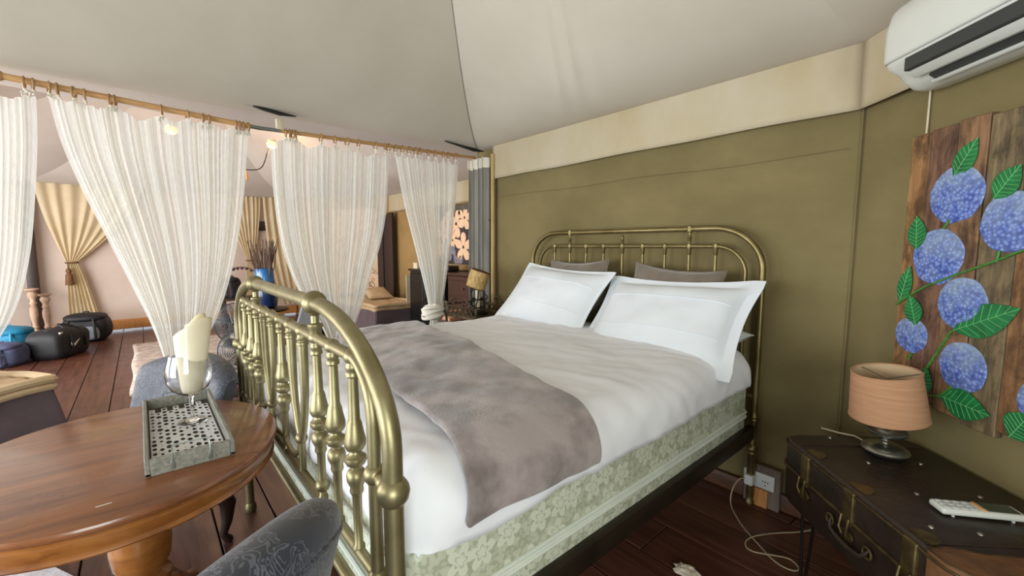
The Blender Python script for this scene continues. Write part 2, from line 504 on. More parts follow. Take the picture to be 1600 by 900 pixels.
def wall(name, p0, p1, z0, z1, m, label, wav=0.012, th=0.03, holes=None):
    P0, P1 = Vector(p0), Vector(p1)
    d = P1 - P0; L = d.length; d.normalize(); n = Vector((-d.y, d.x))
    mb = MB()
    def fn(u, v):
        p = P0 + d * (u * L); z = z0 + (z1 - z0) * v
        w = wav * (noise.noise(Vector((p.x * 1.3, p.y * 1.3, z * 0.9))) - 0.2)
        w *= min(1, 6 * u, 6 * (1 - u))
        return (p.x + n.x * w, p.y + n.y * w, z)
    mb.grid(fn, max(4, int(L * 10)), max(4, int((z1 - z0) * 8)))
    q = [P0 - n * th, P1 - n * th]
    mb.add([(q[0].x, q[0].y, z0), (q[1].x, q[1].y, z0), (q[1].x, q[1].y, z1), (q[0].x, q[0].y, z1)], [(0, 1, 2, 3)])
    return struct(name, mb, m, True, label)
# the normal (-d.y, d.x) must point into the room
wall_back = wall('wall_back', (-0.45, 2.5), (-3.36, 2.5), 0, 2.36, M_OLIVE, 'olive canvas wall behind the brass headboard')
wall_right = wall('wall_right', (1.46, 0.59), (-0.45, 2.5), 0, 2.36, M_OLIVE, 'olive canvas wall carrying the hydrangea painting')
wall('wall_side', (1.46, -2.1), (1.46, 0.59), 0, 0.75, M_OLIVE, 'low canvas wall under the side window')
wall('wall_side_lintel', (1.46, -2.1), (1.46, 0.59), 1.95, 2.36, M_OLIVE, 'canvas strip above the side window')
wall('wall_side_jamb', (1.46, -0.2), (1.46, 0.59), 0.75, 1.95, M_OLIVE, 'canvas beside the side window')
wall('wall_corner', (-0.2, -3.9), (1.46, -2.1), 0, 2.36, M_OLIVE, 'olive canvas corner wall')
wall('wall_front_lintel', (-3.36, -3.9), (-0.2, -3.9), 2.15, 2.36, M_OLIVE, 'canvas strip above the open tent front')
# lounge beyond the curtain rod
wall('wall_partition', (-3.37, 2.5), (-3.37, 3.6), 0, 2.4, M_TAN, 'tan canvas wall piece beside the grey curtain')
wall('wall_lounge_back', (-3.37, 3.6), (-7.7, 3.6), 0, 2.42, M_TAN, 'tan canvas wall of the lounge')
wall('wall_lounge_corner', (-7.7, 3.6), (-9.5, 2.35), 0, 2.42, M_TAN, 'tan canvas corner wall of the lounge')
wall('wall_far', (-9.5, 2.35), (-9.5, -1.3), 0.18, 2.42, M_PINK, 'blush canvas wall at the far end of the lounge')
wall('wall_far_corner', (-9.5, -1.3), (-8.6, -3.3), 0, 2.42, M_PINK, 'blush canvas corner at the far left')
wall('wall_lounge_front_lintel', (-8.6, -3.3), (-3.36, -3.3), 2.2, 2.42, M_PINK, 'canvas strip above the open lounge front')
b = MB().rbox((-9.46, 0.5, 0.11), (0.10, 3.7, 0.15), 0.01)
struct('baseboard_far', b, M_BOARDRAW, True, 'pale timber sill beam under the far wall')
b = MB().rbox((-9.475, 1.85, 1.78), (0.04, 0.7, 0.18), 0.01)
struct('trim_1', b, M_DARKWOOD, True, 'dark brown board across the far wall behind the drape')
b = MB().rbox((-9.40, -1.22, 1.2), (0.09, 0.12, 2.4), 0.01)
struct('trim_2', b, M_DARKWOOD, True, 'dark timber post at the far corner of the lounge')

# --- roofs: one canvas panel per side of each room, meeting along the hips
def roof(name, poly, apex, ze, k, m, label, hips=()):
    def zt(t):
        return ze + (k * t * t if t < 0.5 else k * 0.25 + k * (t - 0.5))
    mb = MB(); n = len(poly)
    for e in range(n):
        a, b_ = Vector(poly[e]), Vector(poly[(e + 1) % n]); ap = Vector(apex)
        L = (b_ - a).length
        def fn(u, v):
            t = v ** 1.3
            p = (a * (1 - u) + b_ * u) * (1 - t) + ap * t
            s = sin(pi * u) * sin(pi * min(1, t * 1.6)) if t < 0.625 else 0
            wr = 0.010 * s * noise.noise(Vector((p.x * 2.6, p.y * 2.6, 3.0 + e)))
            if e == 0 and name == 'ceiling':
                for uc, am in ((0.40, 0.012), (0.46, 0.016), (0.53, 0.007)):
                    wr -= am * math.exp(-((u - uc - 0.10 * t) / 0.014) ** 2) * min(1, max(0, (t - 0.10) * 7))
            return (p.x, p.y, zt(t) - 0.05 * s + wr)
        mb.grid(fn, max(8, int(L * 40)), 30)
    o = struct(name, mb, m, True, label)
    for h in hips:
        a = Vector(poly[h])
        pts = []
        for i in range(25):
            t = (i / 24) ** 1.3
            p = a * (1 - t) + Vector(apex) * t
            pts.append((p.x, p.y, zt(t) - 0.004))
        link('hip_seam', MB().tube(pts, 0.0035, 6), M_SEAM, o)
    return o
R1 = [(-3.36, 2.5), (-0.45, 2.5), (1.46, 0.59), (1.46, -2.1), (-0.2, -3.9), (-3.36, -3.9)]
ceiling = roof('ceiling', R1, (-1.0, 0.3), 2.29, 3.2, M_CEIL, 'pale canvas tent roof over the bed', (0,))
R2 = [(-3.40, -3.3), (-3.40, 3.6), (-7.7, 3.6), (-9.5, 2.35), (-9.5, -1.3), (-8.6, -3.3)]
roof('ceiling_lounge', R2, (-6.4, 0.5), 2.33, 1.6, M_CEIL2, 'blush lit canvas roof of the lounge')

# --- cream valances
def valance(name, p0, p1, z0, z1, label, m=M_VAL):
    P0, P1 = Vector(p0), Vector(p1); d = (P1 - P0); L = d.length; d.normalize(); n = Vector((-d.y, d.x))
    mb = MB()
    def fn(u, v):
        s = u * L; z = z1 + (z0 - z1) * v
        fd = min(1, 8 * u, 8 * (1 - u))
        z += 0.012 * noise.noise(Vector((s * 1.4, 0, 5))) * v * fd
        w = 0.035 + 0.016 * v * (noise.noise(Vector((s * 2.2, z, 1))) + 0.4) * fd
        p = P0 + d * s
        return (p.x + n.x * w, p.y + n.y * w, z)
    mb.grid(fn, int(L * 24), 8)
    o = struct(name, mb, m, True, label)
    sd = o.modifiers.new('thickness', 'SOLIDIFY'); sd.thickness = 0.004
    pts = [fn(i / 40, 0.0) for i in range(41)]
    link('hem_cord', MB().tube([(p[0] + n.x * .004, p[1] + n.y * .004, p[2] - 0.006) for p in pts], 0.006, 6), M_CREAMTRIM, o)
    return o
valance('trim_3', (-0.4645, 2.5), (-3.09, 2.5), 2.005, 2.325, 'stained cream canvas valance along the top of the olive wall')
valance('trim_4', (0.9, 1.15), (-0.4398, 2.4898), 2.005, 2.325, 'cream canvas valance behind the air conditioner')
valance('trim_5', (-3.5, 3.6), (-7.6, 3.6), 2.03, 2.36, 'cream canvas valance along the lounge wall')
# canvas joint lines on the olive walls
for px, y_, zs in ((-0.455, 2.487, (0.1, 2.02)),):
    link('canvas_seam', MB().tube([(px, y_, zs[0] + (zs[1] - zs[0]) * i / 12) for i in range(13)], 0.004, 6), M_OLIVE, wall_back)
link('canvas_seam', MB().tube([(-3.0 + 2.5 * i / 20, 2.491 + .003 * sin(i), 1.84 + 0.006 * sin(i * .7)) for i in range(21)], 0.0022, 6), M_OLIVE, wall_back)
link('canvas_seam', MB().tube([(-0.22, 2.262, 1.82 + 0.2 * i / 4) for i in range(5)], 0.0035, 6), M_CREAMTRIM, wall_right)
# skirting pipe and board at the foot of the wall
b = MB().rbox((-1.9, 2.475, 0.05), (2.85, 0.03, 0.09), 0.006)
struct('baseboard_back', b, M_BASE, True, 'low dark timber skirting under the olive wall')
d_ = Vector((0.7071, -0.7071, 0)); n_ = Vector((-0.7071, -0.7071, 0)); C2 = Vector((-0.45, 2.5, 0))
def W2(s, off, z): return C2 + d_ * s + n_ * off + Vector((0, 0, z))
MW2 = Matrix(((d_.x, -n_.x, 0, C2.x), (d_.y, -n_.y, 0, C2.y), (0, 0, 1, 0), (0, 0, 0, 1)))   # local x along wall, -y into room
b = MB().rbox((0.9, -0.02, 0.05), (1.7, 0.03, 0.09), 0.006, M=MW2)
struct('baseboard_right', b, M_BASE, True, 'low dark timber skirting under the painting wall')
# slits in the roof hem above the rod
def slit(pts):
    mb = MB(); n = len(pts)
    mb.add([Vector(p) for p in pts] + [Vector(p) + Vector((-0.03, 0, 0.0)) for p in pts], [tuple(range(n)), tuple(range(2 * n - 1, n - 1, -1))] + [(i, (i + 1) % n, n + (i + 1) % n, n + i) for i in range(n)])
    link('slit', mb, M_GAP, ceiling, False)
slit([(-3.20, 0.56, 2.30), (-3.20, 0.66, 2.275), (-3.20, 0.76, 2.262), (-3.20, 0.86, 2.272), (-3.2, 0.72, 2.285)])
slit([(-3.19, 2.03, 2.292), (-3.19, 2.18, 2.272), (-3.19, 2.34, 2.25), (-3.19, 2.45, 2.262), (-3.19, 2.34, 2.276), (-3.19, 2.2, 2.282)])

# ================================================================== BED
fx, fy, hx, hy = -1.645, 0.355, -1.66, 2.42
bed = thing('brass_bed', 'antique brass bed with turned spindle footboard and arched headboard', 'bed', (fx, 1.4, 0))
def ellq(x0, z0, x1, z1, n=14):
    """quarter ellipse leaving (x0,z0) horizontally, arriving at (x1,z1) vertically"""
    return [(x0 + (x1 - x0) * sin(pi / 2 * i / n), z1 + (z0 - z1) * cos(pi / 2 * i / n)) for i in range(n + 1)]
def arch(cx, w, ztop, xa, zb, zlow, y):
    r = [(cx + p[0], p[1]) for p in ellq(xa, ztop, w, zb)]
    l = [(cx - (p[0] - cx), p[1]) for p in r]
    pts = [(l[-1][0], y, zlow)] + [(p[0], y, p[1]) for p in reversed(l)] + [(p[0], y, p[1]) for p in r] + [(r[-1][0], y, zlow)]
    return pts
def spindle(h, vase=True, r=0.0125):
    """turned spindle of height h, from z=0 upward"""
    p = [(0.010, 0), (0.016, 0.004), (0.016, 0.012), (0.011, 0.02)]
    if vase:
        v0 = h * 0.32
        p += [(0.0125, v0 - 0.012), (0.017, v0 - 0.004), (0.018, v0), (0.0165, v0 + 0.01), (0.024, v0 + 0.026), (0.0255, v0 + 0.038), (0.021, v0 + 0.050),
              (0.014, v0 + 0.055), (0.014, v0 + 0.060), (0.023, v0 + 0.066), (0.0285, v0 + 0.076), (0.027, v0 + 0.084), (0.016, v0 + 0.092), (0.0145, v0 + 0.098),
              (0.021, v0 + 0.102), (0.027, v0 + 0.112), (0.0275, v0 + 0.124), (0.023, v0 + 0.142), (0.0185, v0 + 0.166), (0.0165, v0 + 0.170), (0.0145, v0 + 0.176)]
    p += [(r, h - 0.055), (r, h - 0.05), (0.0175, h - 0.046), (0.0175, h - 0.038), (0.014, h - 0.034), (0.0175, h - 0.028), (0.0165, h - 0.02), (0.012, h - 0.012), (0.012, h)]
    return [(a * 0.92, z) for a, z in p]
# footboard
ZT, ZR, ZB, ZL = 1.243, 1.145, 0.665, 0.54
DF = 0.1345
fpts = arch(fx, 0.872, ZT, 0.42, 0.99, 0.02, fy)
sub('footboard_arch', MB().tube(fpts, 0.0205, 16), M_BRASS, bed)
sub('footboard_inner_arch', MB().tube(arch(fx, 0.782, ZR, 0.672, 1.02, ZB, fy), 0.0145, 14), M_BRASS, bed)
sub('footboard_bar', MB().tube([(fx - 0.782, fy, ZB), (fx + 0.782, fy, ZB)], 0.0125, 12), M_BRASS, bed)
sub('footboard_bar', MB().tube([(fx - 0.872, fy, ZL), (fx + 0.872, fy, ZL)], 0.0145, 12), M_BRASS, bed)
for i in range(-5, 6):
    x = fx + i * DF
    sub('rail_ball', MB().ball((x, fy, ZR), 0.0195, 14), M_BRASS, bed)
    if i in (-5, -4, -3, 0, 3, 4, 5):
        h = ZR - ZB
        sub('spindle', MB().lathe(spindle(h), (x, fy, ZB), 18), M_BRASS, bed)
        if abs(i) == 3: sub('bar_ball', MB().ball((x, fy, 0.712), 0.021, 14), M_BRASS, bed)
    if abs(i) == 3:
        sub('top_ball', MB().ball((x, fy, ZT), 0.034, 16), M_BRASS, bed)
        h = ZT - ZR
        sub('riser', MB().lathe([(0.016, 0), (0.016, 0.025), (0.020, 0.03), (0.020, 0.038), (0.011, 0.042), (0.011, 0.062), (0.017, 0.068), (0.011, 0.074), (0.013, h)], (x, fy, ZR), 14), M_BRASS, bed)
for s in (-1, 1):
    # two plain rods bending together into a loop
    xm = fx + s * 1.5 * DF
    for k in (-1, 1):
        x0 = xm + k * DF / 2
        pts = [(x0, fy, ZR), (x0, fy, 1.0), (x0 - k * 0.004, fy, 0.94), (x0 - k * 0.014, fy, 0.88), (x0 - k * 0.036, fy, 0.82), (xm + k * 0.008, fy, 0.785)]
        sub('loop_rod', MB().tube(pts, [0.0155, 0.0135, 0.0125, 0.012, 0.011, 0.011], 12), M_BRASS, bed)
        sub('rod_collar', MB().lathe([(0.013, 0), (0.0175, 0.004), (0.0175, 0.012), (0.014, 0.016), (0.0175, 0.022), (0.014, 0.03)], (x0, fy, ZR - 0.048), 14), M_BRASS, bed)
    sub('loop_ball', MB().ball((xm, fy, 0.782), 0.019, 12), M_BRASS, bed)
    pts = [(xm, fy, 0.775), (xm - s * 0.005, fy - 0.006, 0.74), (xm - s * 0.035, fy - 0.012, 0.715), (xm - s * 0.09, fy - 0.012, 0.715), (xm - s * 0.15, fy - 0.01, 0.72), (xm - s * 0.195, fy, 0.715)]
    sub('scroll_link', MB().tube(pts, 0.0085, 10), M_BRASS, bed)
    sub('loop_stay', MB().tube([(xm, fy, 0.77), (xm, fy, ZB)], 0.011, 10), M_BRASS, bed)
    # stout balls joining inner and outer post
    xo, xi = fx + s * 0.872, fx + s * 0.782
    sub('post_ball', MB().ball((xo, fy, 0.905), 0.034, 16), M_BRASS, bed)
    sub('post_ball', MB().ball((xi, fy, 0.905), 0.025, 14), M_BRASS, bed)
    sub('post_link', MB().tube([(xi, fy, 0.905), (xi + s * .03, fy, 0.905), (xi + s * .045, fy, 0.905), (xi + s * .06, fy, 0.905), (xo, fy, 0.905)], [0.013, 0.013, 0.019, 0.019, 0.012], 12), M_BRASS, bed)
    sub('foot_ball', MB().ball((xi, fy, ZB), 0.022, 14), M_BRASS, bed)
    sub('foot_cap', MB().lathe([(0.024, 0), (0.028, 0.01), (0.028, 0.03), (0.022, 0.05)], (xo, fy, 0.0), 14), M_BRASS, bed)
# headboard
GT, GR, DH = 1.497, 1.397, 0.1529
sub('headboard_arch', MB().tube(arch(hx, 0.855, GT, 0.60, 1.27, 0.02, hy), 0.016, 14), M_BRASS2, bed)
sub('headboard_inner_arch', MB().tube(arch(hx, 0.772, GR, 0.612, 1.25, 0.60, hy), 0.0105, 12), M_BRASS2, bed)
for i in range(-4, 5):
    x = hx + i * DH
    sub('headboard_spindle', MB().tube([(x, hy, 0.60), (x, hy, GR)], 0.0085, 10), M_BRASS2, bed)
    sub('spindle_collar', MB().lathe([(0.009, -0.05), (0.012, -0.045), (0.012, -0.02), (0.0155, -0.012), (0.0165, 0.0), (0.0155, 0.012), (0.010, 0.016)], (x, hy, GR), 12), M_BRASS2, bed)
    if abs(i) == 3:
        sub('headboard_riser', MB().lathe([(0.009, 0.01), (0.009, 0.03), (0.013, 0.036), (0.009, 0.042), (0.013, 0.05), (0.008, 0.06), (0.010, GT - GR - 0.02), (0.018, GT - GR - 0.016), (0.0195, GT - GR), (0.018, GT - GR + 0.016), (0.010, GT - GR + 0.021)], (x, hy, GR), 14), M_BRASS2, bed)
    if i == 0:
        sub('finial', MB().lathe([(0.010, 0.01), (0.012, 0.02), (0.007, 0.028), (0.011, 0.036), (0.007, 0.042), (0.010, 0.05), (0.0095, 0.06), (0.004, 0.072), (0.001, 0.074)], (x, hy, GR), 12), M_BRASS2, bed)
sub('headboard_bar', MB().tube([(hx - 0.855, hy, 0.60), (hx + 0.855, hy, 0.60)], 0.013, 10), M_BRASS2, bed)
for s in (-1, 1):
    x = hx + s * 0.855
    sub('headboard_leg', MB().lathe([(0.016, 0), (0.022, 0.005), (0.022, 0.02), (0.017, 0.03), (0.019, 0.05), (0.023, 0.28), (0.028, 0.29), (0.024, 0.30), (0.028, 0.31), (0.026, 0.325), (0.018, 0.335)], (x, hy, 0.0), 16), M_BRASS2, bed)
    sub('post_collar', MB().lathe([(0.017, 0), (0.023, 0.004), (0.02, 0.012), (0.024, 0.02), (0.019, 0.03), (0.017, 0.05)], (x, hy, 0.47), 14), M_BRASS2, bed)
    xr = -0.80 if s > 0 else -2.50
    sub('side_rail', MB().rbox((xr - s * 0.012, (fy + hy) / 2, 0.408), (0.034, hy - fy - 0.03, 0.075), 0.004), M_RAIL, bed)
    sub('side_rail_lip', MB().rbox((xr - s * 0.05, (fy + hy) / 2, 0.375), (0.06, hy - fy - 0.06, 0.008), 0.002), M_RAIL, bed)
for k in range(6):
    yy = fy + 0.2 + k * (hy - fy - 0.4) / 5
    sub('cross_slat', MB().rbox((-1.65, yy, 0.392), (1.62, 0.07, 0.018), 0.003), M_RAIL, bed)

# ---- sprung base with floral ticking
mx0, mx1, my0, my1 = -2.465, -0.828, 0.405, 2.385
mt = thing('mattress', 'pale green floral ticking mattress on the brass bed', 'mattress', ((mx0 + mx1) / 2, 1.4, 0.405))
sub('ticking', MB().rbox(((mx0 + mx1) / 2, (my0 + my1) / 2, 0.555), (mx1 - mx0, my1 - my0, 0.30), 0.045, 5), M_FLORAL, mt)
def loop_rect(x0, x1, y0, y1, z, r=0.05, n=6):
    pts = []
    for cx, cy, a0 in ((x1 - r, y1 - r, 0), (x0 + r, y1 - r, 90), (x0 + r, y0 + r, 180), (x1 - r, y0 + r, 270)):
        for k in range(n + 1):
            a = radians(a0 + 90 * k / n)
            pts.append((cx + r * cos(a), cy + r * sin(a), z))
    return pts
lp = loop_rect(mx0 - 0.003, mx1 + 0.003, my0 - 0.003, my1 + 0.003, 0, 0.045)
band = MB(); nl = len(lp)
vs = [(p[0], p[1], 0.498) for p in lp] + [(p[0], p[1], 0.53) for p in lp] + [(p[0] * 0.999 - 0.001, p[1], 0.53) for p in lp]
band.tube([(p[0], p[1], 0.502) for p in lp], 0.007, 8, closed=True)
band.tube([(p[0], p[1], 0.526) for p in lp], 0.007, 8, closed=True)
band.add(vs[:2 * nl], [(i, (i + 1) % nl, nl + (i + 1) % nl, nl + i) for i in range(nl)])
sub('piping', band, M_PIPING, mt)

# ---- bedding made with one draping rule: a sheet laid over a rounded block
def drape_fn(x0, x1, y0, y1, zt, r, drop, wr, seed, puff=0.0, zadd=None):
    ix0, ix1, iy0, iy1 = x0 + r, x1 - r, y0 + r, y1 - r
    arc = r * pi / 2
    def P(sx, sy):
        qx, qy = min(max(sx, ix0), ix1), min(max(sy, iy0), iy1)
        dx, dy = sx - qx, sy - qy
        e = sqrt(dx * dx + dy * dy)
        cu = (qx - ix0) / (ix1 - ix0); cv = (qy - iy0) / (iy1 - iy0)
        z0 = zt + puff * sin(pi * cu) ** 0.7 * sin(pi * min(max(cv, 0.02), 0.98)) ** 0.5
        if e < 1e-9:
            p = Vector((qx, qy, z0)); n = Vector((0, 0, 1))
        else:
            e = min(e, arc + drop)
            nx, ny = dx / sqrt(dx * dx + dy * dy), dy / sqrt(dx * dx + dy * dy)
            if e <= arc:
                th = e / r
                p = Vector((qx + nx * r * sin(th), qy + ny * r * sin(th), z0 - r * (1 - cos(th))))
                n = Vector((nx * sin(th), ny * sin(th), cos(th)))
            else:
                q = e - arc
                p = Vector((qx + nx * r, qy + ny * r, z0 - r - q)); n = Vector((nx, ny, 0.0))
        f = noise.noise(Vector((sx * 3.1, sy * 3.1, seed))) + 0.5 * noise.noise(Vector((sx * 8 + sy * 3, sy * 6, seed + 4)))
        g = noise.noise(Vector((sx * 16 + sy * 9, sy * 11 - sx * 5, seed + 9))) * 0.3 + abs(noise.noise(Vector((sx * 5 - sy * 9, sy * 2 + sx * 1.5, seed + 2)))) * 0.7
        return p + n * (wr * (f + g))
    return P
BX0, BX1, BY0, BY1 = -2.53, -0.778, 0.392, 2.36
P_d = drape_fn(BX0, BX1, BY0, BY1, 0.883, 0.135, 0.035, 0.013, 2.0, 0.025)
def dv(u, v):
    ex = 0.135 * (pi / 2 - 1) + 0.035
    sx = BX0 - ex + (BX1 - BX0 + 2 * ex) * u
    sy = BY0 - ex + (BY1 - BY0 + 2 * ex) * v
    p = P_d(sx, sy)
    edge = max(0, 1 - min(u, 1 - u, v, 1 - v) * 22)
    p.z -= 0.018 * edge * (0.5 + noise.noise(Vector((p.x * 4, p.y * 4, 7))))
    return p
duvet = link('duvet', MB().grid(dv, 120, 130), M_SHEET)
tag(duvet, 'white cotton duvet spread over the brass bed', 'duvet')
sd = duvet.modifiers.new('thickness', 'SOLIDIFY'); sd.thickness = 0.02; sd.offset = -1

# taupe throw folded across the foot of the bed
P_b = drape_fn(BX0 - 0.014, BX1 + 0.014, BY0 - 0.014, BY1, 0.903, 0.145, 0.06, 0.013, 2.0, 0.025)
def bl(u, v):
    ex = 0.145 * (pi / 2 - 1) + 0.005 + 0.012 * noise.noise(Vector((v * 3, 1, 2)))
    sx = BX0 - 0.014 - ex + (BX1 - BX0 + 0.028 + 2 * ex) * u
    ya = 0.86 + (0.535 - 0.86) * u ** 0.75 + 0.012 * sin(u * 17)
    yb = 1.36 + (0.985 - 1.36) * u ** 0.8 + 0.014 * sin(u * 13 + 1)
    sy = ya + (yb - ya) * v
    p = P_b(sx, sy)
    p.z += 0.008 * sin(pi * v) ** 0.5 + 0.006 * noise.noise(Vector((sx * 6, sy * 6, 3.3)))
    return p
throw = link('throw_blanket', MB().grid(bl, 110, 44), M_THROW)
tag(throw, 'taupe plush throw folded across the foot of the bed', 'blanket')
sd = throw.modifiers.new('thickness', 'SOLIDIFY'); sd.thickness = 0.022; sd.offset = 1
bv = throw.modifiers.new('rounded_edge', 'BEVEL'); bv.width = 0.008; bv.segments = 2; bv.limit_method = 'ANGLE'

# ---- pillows
def pillow_mesh(w, h, d, flange=0.0, seed=0.0, wr=0.008, pinch=0.06, sag=0.0):
    mb = MB()
    nu, nv = 36, 26
    for side in (1, -1):
        def fn(u, v):
            a, b_ = 2 * u - 1, 2 * v - 1
            fu = 1 + 2 * flange / w; fv = 1 + 2 * flange / h
            A, B = a * fu, b_ * fv
            ca, cb = max(-1, min(1, A)), max(-1, min(1, B))
            t = max(0, 1 - abs(ca) ** 3.2) ** 0.62 * max(0, 1 - abs(cb) ** 3.0) ** 0.62
            x = A * w / 2 * (1 - pinch * (1 - abs(cb) ** 2) * abs(ca) ** 3)
            y = B * h / 2 * (1 - pinch * (1 - abs(ca) ** 2) * abs(cb) ** 3)
            z = side * (d / 2 * t + 0.002)
            z += wr * (noise.noise(Vector((x * 7, y * 7, seed + side))) + 0.4 * noise.noise(Vector((x * 17, y * 15, seed)))) * (0.3 + t)
            y -= sag * (1 - abs(ca) ** 2) * (B > 0) * abs(B) * 0.5
            return (x, y, z)
        mb.grid(fn, nu, nv)
    return mb
def put_pillow(name, label, cat, c, w, h, d, lean, rz, m, flange, seed, roll=0.0, stitch=False, pipe=None, group=None):
    """c: centre; lean: tilt back from vertical; faces -Y"""
    Mx = Matrix.Rotation(rz, 4, 'Z') @ Matrix.Rotation(radians(90) - lean, 4, 'X') @ Matrix.Rotation(roll, 4, 'Z')
    pm = pillow_mesh(w, h, d, flange, seed, sag=0.05 if not stitch else 0.02)
    root = thing(name, label, cat, c, 0, group)
    q = MB().add(pm.v, pm.f, Mx)
    sub('cover', q, m, root, world=False)
    if stitch:
        for b_ in (-0.45, 0.40):
            pts = []
            for i in range(31):
                a = -0.93 + 1.86 * i / 30
                tt = max(0, 1 - abs(a) ** 3.2) ** 0.62 * max(0, 1 - abs(b_) ** 3.0) ** 0.62
                pts.append((a * w / 2 * (1 - 0.06 * (1 - b_ * b_) * abs(a) ** 3), b_ * h / 2, d / 2 * tt + 0.004))
            # keep the stitched line on the cover surface
            for i, p in enumerate(pts):
                zz = p[2] + 0.008 * (noise.noise(Vector((p[0] * 7, p[1] * 7, seed + 1))) + 0.4 * noise.noise(Vector((p[0] * 17, p[1] * 15, seed)))) * 0.9
                pts[i] = (p[0], p[1], zz)
            sub('stitched_hem', MB().tube(pts, 0.0022, 5, M=Mx), m, root, world=False)
    if pipe:
        pts = []
        for k in range(64):
            a = 2 * pi * k / 64
            ca = abs(cos(a)) ** 0.35 * (1 if cos(a) > 0 else -1); cb = abs(sin(a)) ** 0.35 * (1 if sin(a) > 0 else -1)
            pts.append((ca * w / 2 * (1 - 0.06 * (1 - cb * cb)), cb * h / 2 * (1 - 0.06 * (1 - ca * ca)) - 0.025 * (1 - ca * ca) * (cb > 0), 0))
        sub('piping', MB().tube(pts, 0.005, 6, closed=True, M=Mx), pipe, root, world=False)
    return root
put_pillow('pillow', 'white pillow at the far side of the bed, nearer the straw lamp', 'pillow', (-2.04, 2.125, 1.05), 0.80, 0.46, 0.17, radians(40), radians(-2), M_PILLOW, 0.03, 1.3, radians(-3), True, group='white pillows')
put_pillow('pillow', 'white flanged pillow nearest the suitcase', 'pillow', (-1.19, 2.105, 1.005), 0.80, 0.47, 0.18, radians(42), radians(-3), M_PILLOW, 0.05, 5.1, radians(2), True, group='white pillows')
put_pillow('pillow', 'white pillow tucked flat under the flanged pillow', 'pillow', (-1.17, 2.26, 0.925), 0.72, 0.24, 0.11, radians(85), 0, M_PILLOW, 0.0, 9.1, 0, False)
put_pillow('cushion', 'taupe velvet cushion behind the far white pillow', 'cushion', (-1.98, 2.325, 1.13), 0.52, 0.36, 0.10, radians(14), radians(2), M_CUSH, 0, 3.7, radians(2), False, M_CUSH, 'taupe cushions')
put_pillow('cushion', 'taupe velvet cushion behind the nearer flanged pillow', 'cushion', (-1.25, 2.325, 1.11), 0.58, 0.36, 0.11, radians(14), radians(-2), M_CUSH, 0, 6.2, radians(-3), False, M_CUSH, 'taupe cushions')

# ================================================================== SUITCASE, LAMP, REMOTE (all along wall_right)
S0, S1, D0, D1 = 0.37, 1.13, 0.015, 0.485
ZS0, ZS1, ZS2 = 0.405, 0.548, 0.65
case = thing('suitcase', 'old dark brown leather suitcase on thin iron legs below the painting', 'suitcase', tuple(W2((S0 + S1) / 2, 0.25, ZS0)))
def wbox(s0, s1, o0, o1, z0, z1, bev, seg=3):
    return MB().rbox(((s0 + s1) / 2, -(o0 + o1) / 2, (z0 + z1) / 2), (abs(s1 - s0), abs(o1 - o0), abs(z1 - z0)), bev, seg, M=MW2)
def case_shell(s0, s1, o0, o1, z0, z1, r=0.07, topr=0.018, up=True):
    pts = loop_rect(s0, s1, -o1, -o0, 0, r, 8)
    mb = MB(); n = len(pts); cx, cy = (s0 + s1) / 2, -(o0 + o1) / 2
    def ring(k, z): return [(cx + (p[0] - cx) * k, cy + (p[1] - cy) * k, z) for p in pts]
    h = z1 - z0
    rows = [ring(1, z0), ring(1, z1 - topr), ring(0.992, z1 - topr * 0.3), ring(0.97, z1)] if up else [ring(0.965, z0), ring(0.99, z0 + 0.012), ring(1, z0 + 0.035), ring(1, z1)]
    vs = [p for r_ in rows for p in r_]
    fs = [(j * n + i, j * n + (i + 1) % n, (j + 1) * n + (i + 1) % n, (j + 1) * n + i) for j in range(len(rows) - 1) for i in range(n)]
    fs += [tuple(range(n)), tuple((len(rows) - 1) * n + i for i in range(n))]
    return mb.add(vs, fs, MW2)
sub('body', case_shell(S0, S1, D0, D1, ZS0, ZS1 - 0.004, up=False), M_LEATHER, case)
sub('lid', case_shell(S0, S1, D0, D1, ZS1 + 0.002, ZS2), M_LEATHER, case)
for z, rr in ((ZS1, 0.006), (ZS2 - 0.014, 0.0045)):
    lp = [MW2 @ Vector((p[0], p[1], z)) for p in loop_rect(S0 - 0.003, S1 + 0.003, -D1 - 0.003, -D0 + 0.003, 0, 0.072, 8)]
    sub('rim', MB().tube(lp, rr, 8, closed=True), M_RIM, case)
for s in (S0 + 0.10, S1 - 0.12):
    sub('strap_seam', MB().tube([MW2 @ Vector((s, -D0 - 0.02 - 0.44 * i / 10, ZS2 + 0.001)) for i in range(11)], 0.003, 6), M_LEATHER, case)
